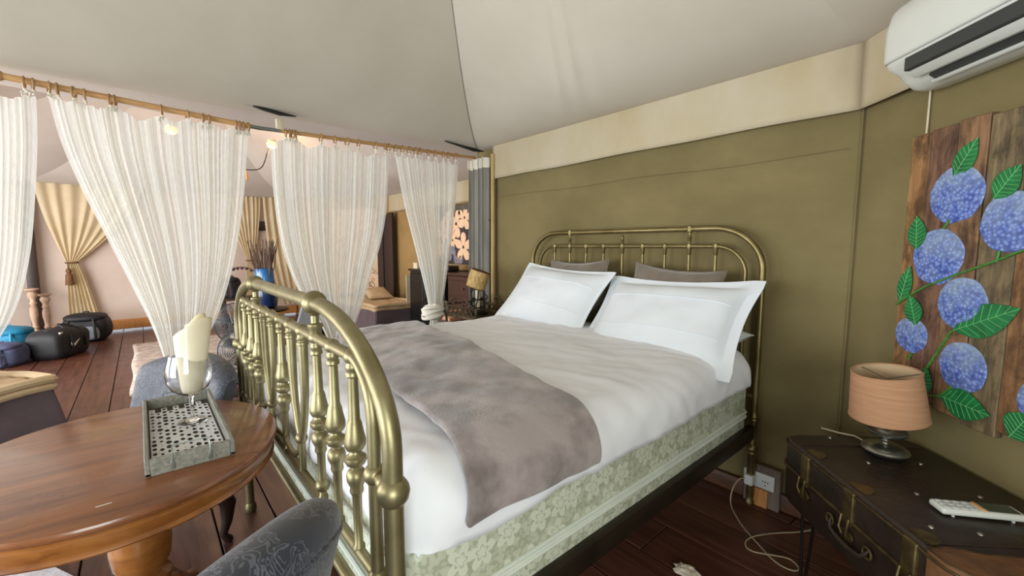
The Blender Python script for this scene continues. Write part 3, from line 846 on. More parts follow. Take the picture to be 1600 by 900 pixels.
def latch(s, tall=True):
    g = sub('latch', wbox(s - 0.022, s + 0.022, D1 - 0.004, D1 + 0.010, ZS1 - 0.015, ZS2 - 0.006, 0.004), M_AGEDBRASS, case)
    pl = [(0.034 * cos(a) * (1 if sin(a) > 0 else 1), 0.045 * sin(a)) for a in [pi * k / 10 for k in range(11)]]
    Mt = MW2 @ Matrix.Translation((s, -D1 + 0.016, ZS2 - 0.002))
    o = link('latch_plate', MB().prism(pl, 0, 0.006, Mt), M_AGEDBRASS, None); o.data.transform(Matrix.Translation(-parent_world(g))); o.parent = g
    for k in (-0.016, 0.016):
        q = MB().tube([MW2 @ Vector((s + k, -D1 - 0.012, ZS1 + 0.01)), MW2 @ Vector((s + k, -D1 - 0.018, ZS1 - 0.03)), MW2 @ Vector((s + k * 0.6, -D1 - 0.012, ZS1 - 0.05))], 0.004, 6)
        o = link('latch_hook', q, M_AGEDBRASS, None); o.data.transform(Matrix.Translation(-parent_world(g))); o.parent = g
    o = link('latch_base', MB().prism([(0.03 * cos(2 * pi * k / 12), 0.02 * sin(2 * pi * k / 12)) for k in range(12)], 0, 0.005, MW2 @ Matrix.Translation((s, -D1 - 0.003, ZS1 - 0.05)) @ Matrix.Rotation(radians(90), 4, 'X')), M_AGEDBRASS, None)
    o.data.transform(Matrix.Translation(-parent_world(g))); o.parent = g
for s in (0.545, 0.765, 0.985): latch(s)
# carrying handle between the outer latches
hp = [W2(0.70, D1 + 0.006, 0.515), W2(0.702, D1 + 0.014, 0.50), W2(0.712, D1 + 0.018, 0.484), W2(0.75, D1 + 0.020, 0.476), W2(0.80, D1 + 0.020, 0.476), W2(0.842, D1 + 0.018, 0.484), W2(0.855, D1 + 0.014, 0.50), W2(0.86, D1 + 0.006, 0.515)]
sub('handle', MB().tube(hp, [0.005, 0.006, 0.007, 0.008, 0.008, 0.007, 0.006, 0.005], 10), M_LEATHER, case)
for s in (0.70, 0.86):
    sub('handle_ring', MB().torus((0, 0, 0), 0.016, 0.0035, 16, 6, M=MW2 @ Matrix.Translation((s, -D1 - 0.012, 0.508)) @ Matrix.Rotation(radians(90), 4, 'X')), M_AGEDBRASS, case)
for p in [(-0.389, 1.995), (-0.25, 1.86), (-0.13, 1.986), (-0.115, 1.731), (0.012, 1.851), (0.018, 1.607), (-0.07, 1.55), (0.12, 1.74)]:
    sub('rivet', MB().lathe([(0.0075, 0), (0.0072, 0.002), (0.005, 0.0045), (0.001, 0.0055)], (p[0], p[1], ZS2 - 0.0005), 10), M_CHROME, case)
# worn leather corner cap on the near end
cp = []
for k in range(9):
    a = radians(90 + 90 * k / 8); cp.append((S1 - 0.16 + 0.09 + 0.09 * cos(a), -D1 + 0.09 - 0.0 + 0.0 * k))
capz = [(S1 - 0.10, -D1 - 0.002), (S1 - 0.05, -D1 - 0.002), (S1 - 0.016, -D1 + 0.014), (S1 + 0.002, -D1 + 0.05), (S1 + 0.002, -D0 - 0.07), (S1 - 0.03, -D0 - 0.05), (S1 - 0.07, -D0 - 0.10), (S1 - 0.085, -D1 + 0.12), (S1 - 0.105, -D1 + 0.05)]
sub('corner_patch', MB().prism(capz, ZS2 - 0.07, ZS2 + 0.003, MW2), M_LEATHER2, case)
sub('patch_seam', MB().tube([MW2 @ Vector((p[0], p[1], ZS2 + 0.003)) for p in capz], 0.0025, 6, closed=True), M_RIM, case)
# hairpin iron stand
stand = thing('iron_stand', 'thin black iron hairpin stand under the suitcase', 'stand', tuple(W2(0.75, 0.25, 0)))
sub('frame', MB().tube([MW2 @ Vector(p) for p in loop_rect(S0 + 0.06, S1 - 0.06, -D1 + 0.05, -D0 - 0.05, ZS0 - 0.008, 0.02, 3)], 0.007, 8, closed=True), M_IRON, stand)
for s in (S0 + 0.07, S1 - 0.07):
    for o_ in (0.12, D1 - 0.08):
        pts = [W2(s - 0.03, o_, ZS0 - 0.012), W2(s - 0.012, o_, 0.06), W2(s - 0.006, o_, 0.012), W2(s, o_, 0.006), W2(s + 0.006, o_, 0.012), W2(s + 0.012, o_, 0.06), W2(s + 0.05, o_, ZS0 - 0.012)]
        sub('leg', MB().tube(pts, 0.0055, 8), M_IRON, stand)

# table lamp: two pebble discs and a tapered shade
LX, LY = -0.225, 1.985
lamp = thing('table_lamp', 'nickel pebble lamp with terracotta fabric shade on the suitcase', 'lamp', (LX, LY, ZS2))
def pebble(rx, h, z): return [(0.012, z), (rx * 0.8, z + h * 0.08), (rx * 0.97, z + h * 0.3), (rx, z + h * 0.45), (rx * 0.93, z + h * 0.65), (rx * 0.62, z + h * 0.9), (0.014, z + h)]
sub('base_disc', MB().lathe(pebble(0.070, 0.040, 0.001), (LX, LY, ZS2), 32), M_CHROME, lamp)
sub('stem', MB().lathe([(0.012, 0.039), (0.009, 0.046), (0.012, 0.052), (0.009, 0.058), (0.012, 0.066), (0.010, 0.074)], (LX, LY, ZS2), 16), M_CHROME, lamp)
sub('upper_disc', MB().lathe(pebble(0.061, 0.036, 0.072), (LX, LY, ZS2), 32), M_CHROME, lamp)
sub('socket', MB().lathe([(0.011, 0.106), (0.011, 0.15), (0.015, 0.155), (0.015, 0.20), (0.010, 0.205)], (LX, LY, ZS2), 16), M_CHROME, lamp)
MLS = Matrix.Translation((LX, LY, ZS2 + 0.142)) @ Matrix.Rotation(radians(-8), 4, Vector((_f.x, _f.y, 0)).normalized())
sub('shade', MB().lathe([(0.110, 0.0), (0.112, 0.002), (0.0975, 0.163), (0.0955, 0.165)], (0, 0, 0), 48, M=MLS, cap=False), M_SHADE, lamp)
sub('shade_lining', MB().lathe([(0.109, 0.002), (0.0945, 0.163)], (0, 0, 0), 48, M=MLS, cap=False), M_SHADEIN, lamp)
for z, r_ in ((0.001, 0.111), (0.164, 0.0965)):
    sub('shade_rim', MB().torus((0, 0, z), r_, 0.003, 48, 6, M=MLS), M_SHADE, lamp)
sp = MB()
for k in range(3):
    a = 2 * pi * k / 3 + 0.4
    sp.tube([MLS @ Vector((0, 0, 0.14)), MLS @ Vector((0.095 * cos(a), 0.095 * sin(a), 0.156))], 0.002, 6)
sub('shade_spider', sp, M_CHROME, lamp)
sub('bulb', MB().ball((LX, LY, ZS2 + 0.225), 0.024, 14, 1.2), M_PLASTIC, lamp)
sub('flex', MB().tube([(LX - 0.045, LY + 0.04, ZS2 + 0.006), (LX - 0.10, LY + 0.07, ZS2 + 0.012), (LX - 0.15, LY + 0.075, ZS2 + 0.006), (LX - 0.21, LY + 0.08, ZS2 + 0.005)], 0.003, 6), M_CABLE, lamp)

# air conditioner remote, propped on its small feet
p0, p1 = Vector((-0.085, 1.645, 0)), Vector((0.10, 1.79, 0))
ax = (p1 - p0).normalized()
rem = thing('remote_control', 'white air conditioner remote with grey screen on the suitcase', 'remote', tuple((p0 + p1) / 2 + Vector((0, 0, ZS2))))
MR = Matrix.Translation(((p0 + p1) / 2 + Vector((0, 0, ZS2)))) @ Matrix.Rotation(atan2(ax.y, ax.x), 4, 'Z')
LR = 0.20
outl = [(-LR / 2, -0.018), (-LR / 2 + 0.01, -0.028), (LR / 2 - 0.006, -0.028), (LR / 2, -0.022), (LR / 2, 0.022), (LR / 2 - 0.006, 0.028), (-LR / 2 + 0.01, 0.028), (-LR / 2, 0.018)]
sub('case', MB().rbox((0, 0, 0.0145), (LR, 0.056, 0.019), 0.008, 4, M=MR), M_PLASTIC, rem)
sub('screen', MB().rbox((0.05, 0.002, 0.0245), (0.075, 0.042, 0.0025), 0.001, 1, M=MR), M_SCREEN, rem)
sub('power_key', MB().rbox((0.004, 0.002, 0.0248), (0.009, 0.042, 0.004), 0.0015, 2, M=MR), M_ORANGE, rem)
for i in range(4):
    for j in range(3):
        sub('key', MB().rbox((-0.082 + i * 0.021, -0.015 + j * 0.0155, 0.0246), (0.014, 0.009, 0.003), 0.0012, 1, M=MR), M_BUTTON, rem)
for k in (-0.07, 0.07): sub('foot', MB().lathe([(0.004, 0), (0.003, 0.006)], tuple(MR @ Vector((k, -0.02, 0))), 8), M_PLASTIC2, rem)

# ================================================================== AIR CONDITIONER
ac = thing('air_conditioner', 'white split air conditioner unit high above the hydrangea painting', 'air conditioner', tuple(W2(0.78, 0.1, 1.95)))
A0, A1 = 0.355, 1.19
prof = [(0.005, 2.25), (0.005, 1.965), (0.06, 1.955), (0.10, 1.96), (0.135, 1.985), (0.155, 2.01), (0.198, 2.035), (0.205, 2.06), (0.205, 2.16), (0.19, 2.22), (0.16, 2.25)]
def acprof(k, sl):
    return [tuple(MW2 @ Vector((sl, -max(0.005, 0.005 + (p[0] - 0.005) * k), 2.105 + (p[1] - 2.105) * k))) for p in prof]
rows = []
ends = ((A0 + 0.0, 0.86), (A0 + 0.006, 0.93), (A0 + 0.018, 0.975), (A0 + 0.04, 1.0), (A1 - 0.04, 1.0), (A1 - 0.018, 0.975), (A1 - 0.006, 0.93), (A1, 0.86))
for sl, k in ends: rows.append(acprof(k, sl))
m_ = MB(); n = len(prof)
m_.add([p for r_ in rows for p in r_], [(j * n + i, j * n + (i + 1) % n, (j + 1) * n + (i + 1) % n, (j + 1) * n + i) for j in range(len(rows) - 1) for i in range(n)] + [tuple(range(n)), tuple((len(rows) - 1) * n + i for i in range(n))])
sub('casing', m_, M_PLASTIC, ac, angle=50)
fpf = [(0.2065, 2.052), (0.2105, 2.062), (0.2115, 2.11), (0.2105, 2.165), (0.1955, 2.225), (0.166, 2.256)]
rows = [[tuple(MW2 @ Vector((sl, -(0.005 + (p[0] - 0.005) * k), 2.105 + (p[1] - 2.105) * k))) for p in fpf] for sl, k in ends]
m_ = MB(); n = len(fpf)
m_.add([p for r_ in rows for p in r_], [(j * n + i, j * n + i + 1, (j + 1) * n + i + 1, (j + 1) * n + i) for j in range(len(rows) - 1) for i in range(n - 1)])
o = sub('front_panel', m_, M_PLASTIC, ac, angle=50)
sd = o.modifiers.new('thickness', 'SOLIDIFY'); sd.thickness = 0.006; sd.offset = 0
sub('air_outlet', MB().rbox(((A0 + A1) / 2 + 0.03, -0.163, 2.022), (A1 - A0 - 0.14, 0.080, 0.045), 0.003, 1, M=MW2), M_DARKPL, ac)
ML = MW2 @ Matrix.Translation(((A0 + A1) / 2 + 0.03, -0.176, 1.997)) @ Matrix.Rotation(radians(-38), 4, 'X')
sub('louver', MB().rbox((0, 0, 0), (A1 - A0 - 0.12, 0.052, 0.007), 0.003, 2, M=ML), M_PLASTIC, ac)
ML2 = MW2 @ Matrix.Translation(((A0 + A1) / 2 + 0.04, -0.128, 1.968)) @ Matrix.Rotation(radians(-30), 4, 'X')
sub('louver_slot', MB().rbox((0.0, 0.0, 0.012), (A1 - A0 - 0.17, 0.030, 0.02), 0.001, 1, M=ML2), M_DARKPL, ac)
sub('lower_vane', MB().rbox((0, 0.014, -0.002), (A1 - A0 - 0.15, 0.012, 0.008), 0.002, 2, M=ML2), M_PLASTIC, ac)
for k in range(7):
    sub('fin', MB().rbox((A0 + 0.12 + k * 0.1, -0.17, 2.016), (0.006, 0.045, 0.024), 0.001, 1, M=MW2), M_PLASTIC2, ac)


# ================================================================== HYDRANGEA PAINTING ON PLANKS
pic = thing('plank_painting', 'blue hydrangeas painted on reclaimed wooden planks beside the lamp', 'painting', tuple(W2(0.72, 0.03, 0.8)))
edges = [0.30, 0.383, 0.487, 0.592, 0.705, 0.80, 0.905, 1.0, 1.10]
pm = [0, 1, 2, 3, 4, 1, 2, 4]
for k in range(8):
    a, b_ = edges[k], edges[k + 1]
    zt = 1.812 + 0.005 * ((k * 7) % 3)
    zb = 0.80 + 0.012 * ((k * 5) % 3)
    dpt = 0.025 + 0.0012 * (k % 3)
    q = MB().rbox(((a + b_) / 2, -0.006 - dpt / 2, (zt + zb) / 2), (b_ - a - 0.003, dpt, zt - zb), 0.003, 1, M=MW2)
    sub('plank', q, M_PL[pm[k]], pic, False)
YP = 0.0365
def wp(s, z, o=YP): return MW2 @ Vector((s, -o, z))
def blob(s, z, rs, rz_, seed):
    mb = MB(); n = 40
    rr = [1 + 0.05 * noise.noise(Vector((cos(2 * pi * k / n) * 2, sin(2 * pi * k / n) * 2, seed))) for k in range(n)]
    rings = [(1.0, 0.0), (0.97, 0.003), (0.7, 0.005), (0.35, 0.006)]
    vs = [wp(max(s + rs * f * rr[k] * cos(2 * pi * k / n), 0.302), z + rz_ * f * rr[k] * sin(2 * pi * k / n), YP - 0.004 + h) for f, h in rings for k in range(n)]
    fs = [(j * n + k, j * n + (k + 1) % n, (j + 1) * n + (k + 1) % n, (j + 1) * n + k) for j in range(3) for k in range(n)] + [tuple(3 * n + k for k in range(n)), tuple(range(n - 1, -1, -1))]
    return mb.add(vs, fs)
def leaf(s0, z0, s1, z1, w):
    a = Vector((s0, z0)); b_ = Vector((s1, z1)); d = b_ - a; L = d.length; d.normalize(); nn = Vector((-d.y, d.x))
    prof_ = [0.0, 0.42, 0.74, 0.94, 1.0, 0.95, 0.82, 0.6, 0.32, 0.0]
    m = len(prof_); mb = MB(); vs = []
    for i, k in enumerate(prof_):
        for e in (-1, 0, 1):
            p = a + d * (L * i / (m - 1)) + nn * (e * k * w / 2)
            vs.append(wp(p.x, p.y, YP + (0.0015 if e == 0 else 0.0005)))
    fs = [(i * 3 + e, i * 3 + e + 1, (i + 1) * 3 + e + 1, (i + 1) * 3 + e) for i in range(m - 1) for e in (0, 1)]
    back = [wp(*(lambda p: (p.x, p.y))(a + d * (L * i / (m - 1)) + nn * (e * prof_[i] * w / 2)), YP - 0.004) for i in range(m) for e in (-1, 1)]
    mb.add(vs, fs)
    vb = MB()
    vb.tube([wp(a.x, a.y, YP + 0.002), wp(b_.x, b_.y, YP + 0.002)], 0.0012, 4)
    for i in range(1, m - 2):
        c = a + d * (L * i / (m - 1))
        for e in (-1, 1):
            t = c + d * (L * 0.13) + nn * (e * prof_[min(i + 1, m - 1)] * w * 0.44)
            vb.tube([wp(c.x, c.y, YP + 0.002), wp(t.x, t.y, YP + 0.0014)], 0.0008, 4)
    return mb, vb
leaves = [(0.49, 1.635, 0.563, 1.75, 0.062), (0.372, 1.385, 0.362, 1.512, 0.066), (0.318, 1.175, 0.352, 1.325, 0.052), (0.40, 1.10, 0.362, 1.213, 0.062),
          (0.545, 1.11, 0.742, 1.215, 0.085), (0.438, 0.842, 0.462, 0.958, 0.062), (0.52, 0.872, 0.692, 0.866, 0.082), (0.63, 1.545, 0.70, 1.64, 0.066), (0.752, 0.825, 0.80, 0.915, 0.075),
          (0.80, 1.24, 0.90, 1.30, 0.07), (0.90, 1.62, 0.98, 1.70, 0.07)]
for L_ in leaves:
    a, v_ = leaf(*L_[:4], L_[4] * 1.25)
    lo = sub('leaf', a, M_LEAF, pic)
    o = link('leaf_veins', v_, M_VEIN, None); o.data.transform(Matrix.Translation(-parent_world(lo))); o.parent = lo
def stem(pts, r=0.0042): sub('stem', MB().tube([wp(s, z, YP) for s, z in pts], r, 6), M_STEM, pic)
stem([(0.303, 1.168), (0.36, 1.21), (0.426, 1.252), (0.542, 1.305), (0.64, 1.345), (0.727, 1.385), (0.80, 1.40)])
stem([(0.425, 0.885), (0.48, 0.99), (0.54, 1.11)])
stem([(0.505, 0.862), (0.53, 0.88), (0.56, 0.918)]); stem([(0.472, 1.46), (0.494, 1.49)]); stem([(0.43, 0.90), (0.455, 0.85), (0.52, 0.866)], 0.003)
stem([(0.665, 1.385), (0.66, 1.35)]); stem([(0.39, 0.99), (0.382, 0.965)])
for k, (s, z, rs, rz_) in enumerate([(0.502, 1.575, 0.098, 0.098), (0.455, 1.362, 0.098, 0.100), (0.562, 1.203, 0.088, 0.090), (0.378, 1.06, 0.070, 0.068), (0.584, 0.992, 0.082, 0.086), (0.684, 1.472, 0.092, 0.092), (0.806, 0.955, 0.05, 0.06), (0.92, 1.42, 0.09, 0.09), (0.98, 1.12, 0.09, 0.09)]):
    sub('hydrangea', blob(s, z, rs, rz_, k * 2.3), M_HYD, pic)

# ================================================================== SOCKET BOARD AND CABLE
sb = thing('socket_board', 'power socket on a small board between the bed and the suitcase', 'socket', (-0.755, 2.45, 0))
sub('back_board', MB().rbox((-0.757, 2.45, 0.112), (0.175, 0.024, 0.222), 0.004, 1), M_BOARDGREY, sb, False)
sub('pine_strip', MB().rbox((-0.765, 2.434, 0.05), (0.085, 0.012, 0.10), 0.003, 1), M_BOARDRAW, sb, False)
pl = sub('cover_plate', MB().rbox((-0.768, 2.432, 0.148), (0.15, 0.014, 0.082), 0.004, 2), M_SOCKET, sb)
for x in (-0.735,):
    for dx, dz in ((-0.012, 0), (0, 0), (0.012, 0), (0.0, -0.018)):
        o = link('pin_hole', MB().lathe([(0.0028, 0), (0.0028, 0.003)], (0, 0, 0), 8, M=Matrix.Translation((x + dx, 2.4245, 0.15 + dz)) @ Matrix.Rotation(radians(90), 4, 'X')), M_DARKPL, None)
        o.data.transform(Matrix.Translation(-parent_world(pl))); o.parent = pl
sub('plug', MB().rbox((-0.805, 2.405, 0.145), (0.045, 0.045, 0.055), 0.008, 3), M_SOCKET, sb)
cab = [(-0.825, 2.385, 0.150), (-0.85, 2.37, 0.14), (-0.875, 2.355, 0.07), (-0.87, 2.33, 0.006), (-0.82, 2.26, 0.004), (-0.74, 2.17, 0.004), (-0.66, 2.11, 0.004), (-0.56, 2.03, 0.004), (-0.49, 2.03, 0.004), (-0.47, 2.07, 0.004), (-0.52, 2.11, 0.006), (-0.58, 2.07, 0.006), (-0.66, 2.02, 0.004), (-0.70, 2.06, 0.005), (-0.69, 2.14, 0.006), (-0.62, 2.26, 0.004), (-0.55, 2.34, 0.006), (-0.50, 2.40, 0.02)]
def smooth(pts, it=2):
    P = [Vector(p) for p in pts]
    for _ in range(it):
        Q = [P[0]]
        for a, b_ in zip(P[:-1], P[1:]):
            Q += [a * 0.75 + b_ * 0.25, a * 0.25 + b_ * 0.75]
        P = Q + [P[-1]]
    return P
tag(link('power_cable', MB().tube(smooth(cab), 0.0035, 6), M_CABLE), 'beige power cable looping over the floor from the socket', 'cable')
pb = MB()
def crum(u, v):
    a, b_ = 2 * pi * u, pi * v
    r = 0.035 * (1 + 0.5 * noise.noise(Vector((cos(a) * 2, sin(a) * 2, v * 5))))
    return (r * 1.5 * sin(b_) * cos(a) - 0.775, r * sin(b_) * sin(a) + 1.665, 0.022 + r * 0.6 * -cos(b_))
pb.grid(crum, 18, 10, closed_u=True)
tag(link('crumpled_tissue', pb, M_PAPER, smooth=False), 'crumpled pale tissue on the dark floor beside the bed', 'tissue')

# ================================================================== CURTAIN ROD AND SHEER CURTAINS
RX, RZ = -3.30, 2.205
def rodz(y): return 2.232 - 0.06 * max(0, min(1, (y + 0.46) / 1.2)) if y < 0.74 else 2.180 + 0.034 * (y - 0.74) / 1.63
rod = thing('curtain_rod', 'pale wooden curtain rod spanning the tent between bed and lounge', 'curtain rod', (RX, 0.9, 2.2))
sub('pole', MB().tube([(RX, y, rodz(y)) for y in [-1.6, -1, -0.46, -0.2, 0.1, 0.35, 0.6]], 0.0165, 12), M_ROD, rod)
sub('pole', MB().tube([(RX, y, rodz(y)) for y in [0.78, 1.1, 1.5, 1.9, 2.2, 2.42]], 0.0135, 12), M_ROD, rod)
sub('joining_pipe', MB().tube([(RX, y, rodz(y)) for y in [0.55, 0.65, 0.74, 0.82]], 0.0125, 12), M_PIPE, rod)
sub('rod_hanger', MB().rbox((RX, 0.775, 2.222), (0.03, 0.045, 0.07), 0.004), M_CREAMTRIM, rod)
sub('pole_collar', MB().ball((RX, -0.47, rodz(-0.47)), 0.026, 12), M_ROD, rod)

def interp(poly, t):
    n = len(poly) - 1
    x = t * n; i = min(int(x), n - 1); f = x - i
    # smooth interpolation
    p0, p1 = poly[i], poly[i + 1]
    pm, pp = poly[max(i - 1, 0)], poly[min(i + 2, n)]
    out = []
    for k in range(2):
        a, b_, c, d = pm[k], p0[k], p1[k], pp[k]
        out.append(0.5 * ((2 * b_) + (c - a) * f + (2 * a - 5 * b_ + 4 * c - d) * f * f + (3 * b_ - a - 3 * c + d) * f ** 3))
    return out
ringmesh = link('ring', MB().torus((0, 0, 0), 0.027, 0.0055, 20, 6), M_RING)
COL.objects.unlink(ringmesh)
def sheer(label, L, R, ringy, folds, seed, knot=None, tail=None, amp=0.022, tw=0.0):
    cy = (L[0][0] + R[0][0]) / 2
    root = thing('sheer_curtain', label, 'curtain', (RX, cy, 0.0), 0, 'sheer curtains on the wooden rod')
    mb = MB(); yl, yr = L[0][0], R[0][0]
    zc = [rodz(y) - 0.062 for y in ringy]
    def fn(u, v):
        a = interp(L, v); b_ = interp(R, v)
        uu = u + 0.012 * sin(u * 40 + seed)
        y = a[0] + (b_[0] - a[0]) * u; z = a[1] + (b_[1] - a[1]) * u
        w = abs(b_[0] - a[0]) + 0.02
        if v < 0.12:      # scalloped heading between the rings
            dmin = min(abs(y - q) for q in ringy)
            z -= min(0.05, dmin * 0.55) * (1 - v / 0.12)
        ph = 2 * pi * folds * uu + 1.5 * noise.noise(Vector((u * 9, seed, 0))) * 2
        k = amp * min(1, w / 0.35 + 0.35)
        x = 0.45 * k * sin(ph) + 0.40 * k * noise.noise(Vector((u * folds * 1.7, seed, v * 0.6))) * 2 + 0.9 * k * noise.noise(Vector((u * folds * 0.45, seed + 5, v * 0.5))) + 0.03 * noise.noise(Vector((u * 3, v * 2, seed)))
        yy = 0.004 * sin(ph * 1.7 + seed) * w
        return (RX + x + tw * v, y + yy, z)
    mb.grid(fn, folds * 10, 54)
    sub('cloth', mb, M_SHEER, root)
    for y in ringy:
        o = inst('ring', ringmesh, root, (0, y - cy, rodz(y) - 0.010), (radians(90), random.uniform(-0.2, 0.2), random.uniform(-0.25, 0.25)))
        t = MB()
        zz = rodz(y) - 0.035
        t.tube([(RX, y, zz), (RX + 0.006, y + 0.003, zz - 0.012), (RX + 0.002, y, zz - 0.03)], [0.006, 0.008, 0.006], 6)
        for q in range(3):
            dy = random.uniform(-0.022, 0.022); dx = random.uniform(0.004, 0.024)
            t.tube([(RX + 0.004, y, zz - 0.012), (RX + dx, y + dy * 0.7, zz - 0.02 - abs(dy) * 0.3), (RX + dx, y + dy, zz - random.uniform(0.03, 0.055))], [0.004, 0.003, 0.0022], 5)
        sub('tie', t, M_TIE, root)
    if knot:
        ky, kz, kr = knot
        km = MB()
        def kf(u, v):
            a, b_ = 2 * pi * u, pi * (0.06 + 0.88 * v)
            r = kr * (1 + 0.10 * sin(a * 2 + v * 9) + 0.07 * noise.noise(Vector((cos(a) * 3, sin(a) * 3, v * 6 + seed))))
            return (RX + tw + r * sin(b_) * cos(a), ky + r * 1.12 * sin(b_) * sin(a), kz - r * 0.78 * cos(b_))
        km.grid(kf, 40, 24, closed_u=True)
        for q in range(3):
            km.tube([(RX + tw + 0.96 * kr * cos(a_) , ky + 1.1 * kr * sin(a_), kz - 0.02 + q * 0.022 + 0.03 * sin(a_ + q)) for a_ in [2 * pi * i / 24 for i in range(24)]], 0.014, 6, closed=True)
        sub('knot', km, M_TIE, root)
        if tail:
            tm = MB()
            def tf(u, v):
                a = 2 * pi * u
                r = (0.035 + tail * v) * (1 + 0.28 * sin(a * 7 + seed))
                return (RX + tw + r * cos(a) * 0.7, ky + r * sin(a) - 0.06 * v, kz - 0.06 - (kz - 0.10) * v)
            tm.grid(tf, 84, 14, closed_u=True)
            sub('tail', tm, M_SHEER, root)
    return root
sheer('sheer white curtain at the left end of the rod, edge of the view', [(-1.10, 2.15), (-1.10, 1.8), (-1.1, 1.5), (-1.08, 1.2), (-1.02, 0.95), (-0.95, 0.75), (-0.90, 0.62)],
      [(-0.35, 2.16), (-0.36, 1.95), (-0.39, 1.65), (-0.43, 1.35), (-0.49, 1.10), (-0.58, 0.90), (-0.70, 0.70)], [-1.05, -0.9, -0.72, -0.6, -0.5, -0.385, -0.355], 20, 1.0, (-0.80, 0.56, 0.09), 0.08)
sheer('widest sheer white curtain, gathered to a knot behind the napkin glass', [(-0.30, 2.165), (-0.27, 1.94), (-0.21, 1.70), (-0.13, 1.44), (-0.05, 1.18), (0.02, 0.95), (0.065, 0.74), (0.08, 0.60)],
      [(0.59, 2.165), (0.565, 1.92), (0.535, 1.68), (0.49, 1.42), (0.425, 1.16), (0.34, 0.92), (0.235, 0.72), (0.19, 0.60)], [-0.30, -0.27, -0.21, -0.17, -0.07, -0.05, 0.15, 0.27, 0.35, 0.38, 0.52, 0.54, 0.56, 0.585], 30, 2.7, (0.12, 0.56, 0.075), 0.11)
sheer('sheer white curtain left hanging loose beyond the middle of the bed', [(0.72, 2.14), (0.715, 1.90), (0.725, 1.64), (0.755, 1.40), (0.81, 1.18), (0.89, 0.98), (0.98, 0.82), (1.06, 0.62)],
      [(1.55, 2.12), (1.53, 1.86), (1.505, 1.63), (1.455, 1.40), (1.385, 1.20), (1.315, 0.98), (1.25, 0.80), (1.19, 0.62)], [0.81, 0.835, 0.855, 0.875, 1.04, 1.14, 1.23, 1.315, 1.45, 1.53], 28, 4.4, (1.12, 0.55, 0.08), 0.08)
sheer('narrow sheer white curtain tied in a big knot near the grey drape', [(1.62, 2.14), (1.665, 1.92), (1.715, 1.68), (1.77, 1.44), (1.82, 1.22), (1.87, 1.02), (1.905, 0.86)],
      [(2.22, 2.14), (2.20, 1.92), (2.17, 1.70), (2.145, 1.48), (2.11, 1.28), (2.07, 1.06), (2.03, 0.86)], [1.56, 1.62, 1.68, 1.74, 1.80, 1.84, 1.92, 1.99, 2.07, 2.12, 2.20], 20, 6.1, (1.955, 0.81, 0.098), 0.07)
# grey gathered drape in the corner, heading of pale tape
gd = thing('grey_drape', 'gathered grey drape with pale heading in the tent corner', 'curtain', (-3.26, 2.42, 0))
def gdf(u, v):
    ph = 2 * pi * 4.2 * u + 0.8 * sin(u * 7)
    x = -3.395 + 0.275 * u
    return (x + 0.01 * sin(ph * 2), 2.415 + 0.035 * sin(ph) - 0.012 * v, 2.115 - 1.75 * v)
sub('cloth', MB().grid(gdf, 90, 30), M_GREYCURT, gd)
def ghf(u, v):
    ph = 2 * pi * 4.2 * u + 0.8 * sin(u * 7)
    return (-3.40 + 0.285 * u + 0.01 * sin(ph * 2), 2.41 + (0.034 + 0.008 * sin(pi * v)) * sin(ph), 2.195 - 0.09 * v)
sub('heading', MB().grid(ghf, 90, 6), M_TIE, gd)
post = thing('corner_post', 'slim pale wooden post beside the grey drape', 'post', (-3.085, 2.455, 0))
sub('pole', MB().tube([(-3.085, 2.455, 0.0), (-3.085, 2.455, 1.2), (-3.08, 2.455, 2.22)], 0.021, 14), M_POST, post)
sub('hook', MB().tube([(-3.085, 2.43, 1.62), (-3.085, 2.415, 1.625), (-3.085, 2.412, 1.64)], 0.003, 6), M_IRON, post)

# ================================================================== PEDESTAL TABLE
TX, TY, TRX, TRY = -1.81, -0.08, 0.465, 0.43
tb = thing('pedestal_table', 'oval polished wooden table on a turned pedestal', 'table', (TX, TY, 0))
def oval(k, z, n=72): return [(TX + TRX * k * cos(2 * pi * i / n), TY + TRY * k * sin(2 * pi * i / n), z) for i in range(n)]
def loft(rows, mb=None, cap=True):
    mb = mb or MB(); n = len(rows[0])
    fs = [(j * n + i, j * n + (i + 1) % n, (j + 1) * n + (i + 1) % n, (j + 1) * n + i) for j in range(len(rows) - 1) for i in range(n)]
    if cap: fs += [tuple(range(n - 1, -1, -1)), tuple((len(rows) - 1) * n + i for i in range(n))]
    return mb.add([p for r_ in rows for p in r_], fs)
sub('table_top', loft([oval(0.94, 0.722), oval(0.985, 0.726), oval(0.998, 0.733), oval(1.0, 0.740), oval(0.993, 0.747), oval(0.975, 0.750)]), M_TABLE, tb)
sub('moulded_edge', loft([oval(0.93, 0.662), oval(0.962, 0.663), oval(0.972, 0.669), oval(0.964, 0.676), oval(0.955, 0.679), oval(0.962, 0.688), oval(0.973, 0.702), oval(0.976, 0.711), oval(0.966, 0.716), oval(0.972, 0.7225)]), M_TABLEEDGE, tb)
sub('pedestal', MB().lathe([(0.13, 0.665), (0.12, 0.64), (0.07, 0.60), (0.066, 0.57), (0.073, 0.52), (0.081, 0.45), (0.083, 0.40), (0.076, 0.345), (0.058, 0.315), (0.054, 0.30), (0.075, 0.29), (0.08, 0.275), (0.065, 0.26), (0.06, 0.24), (0.10, 0.22), (0.11, 0.18), (0.10, 0.13), (0.05, 0.11)], (TX - 0.02, TY + 0.02, 0), 32), M_TABLEEDGE, tb)
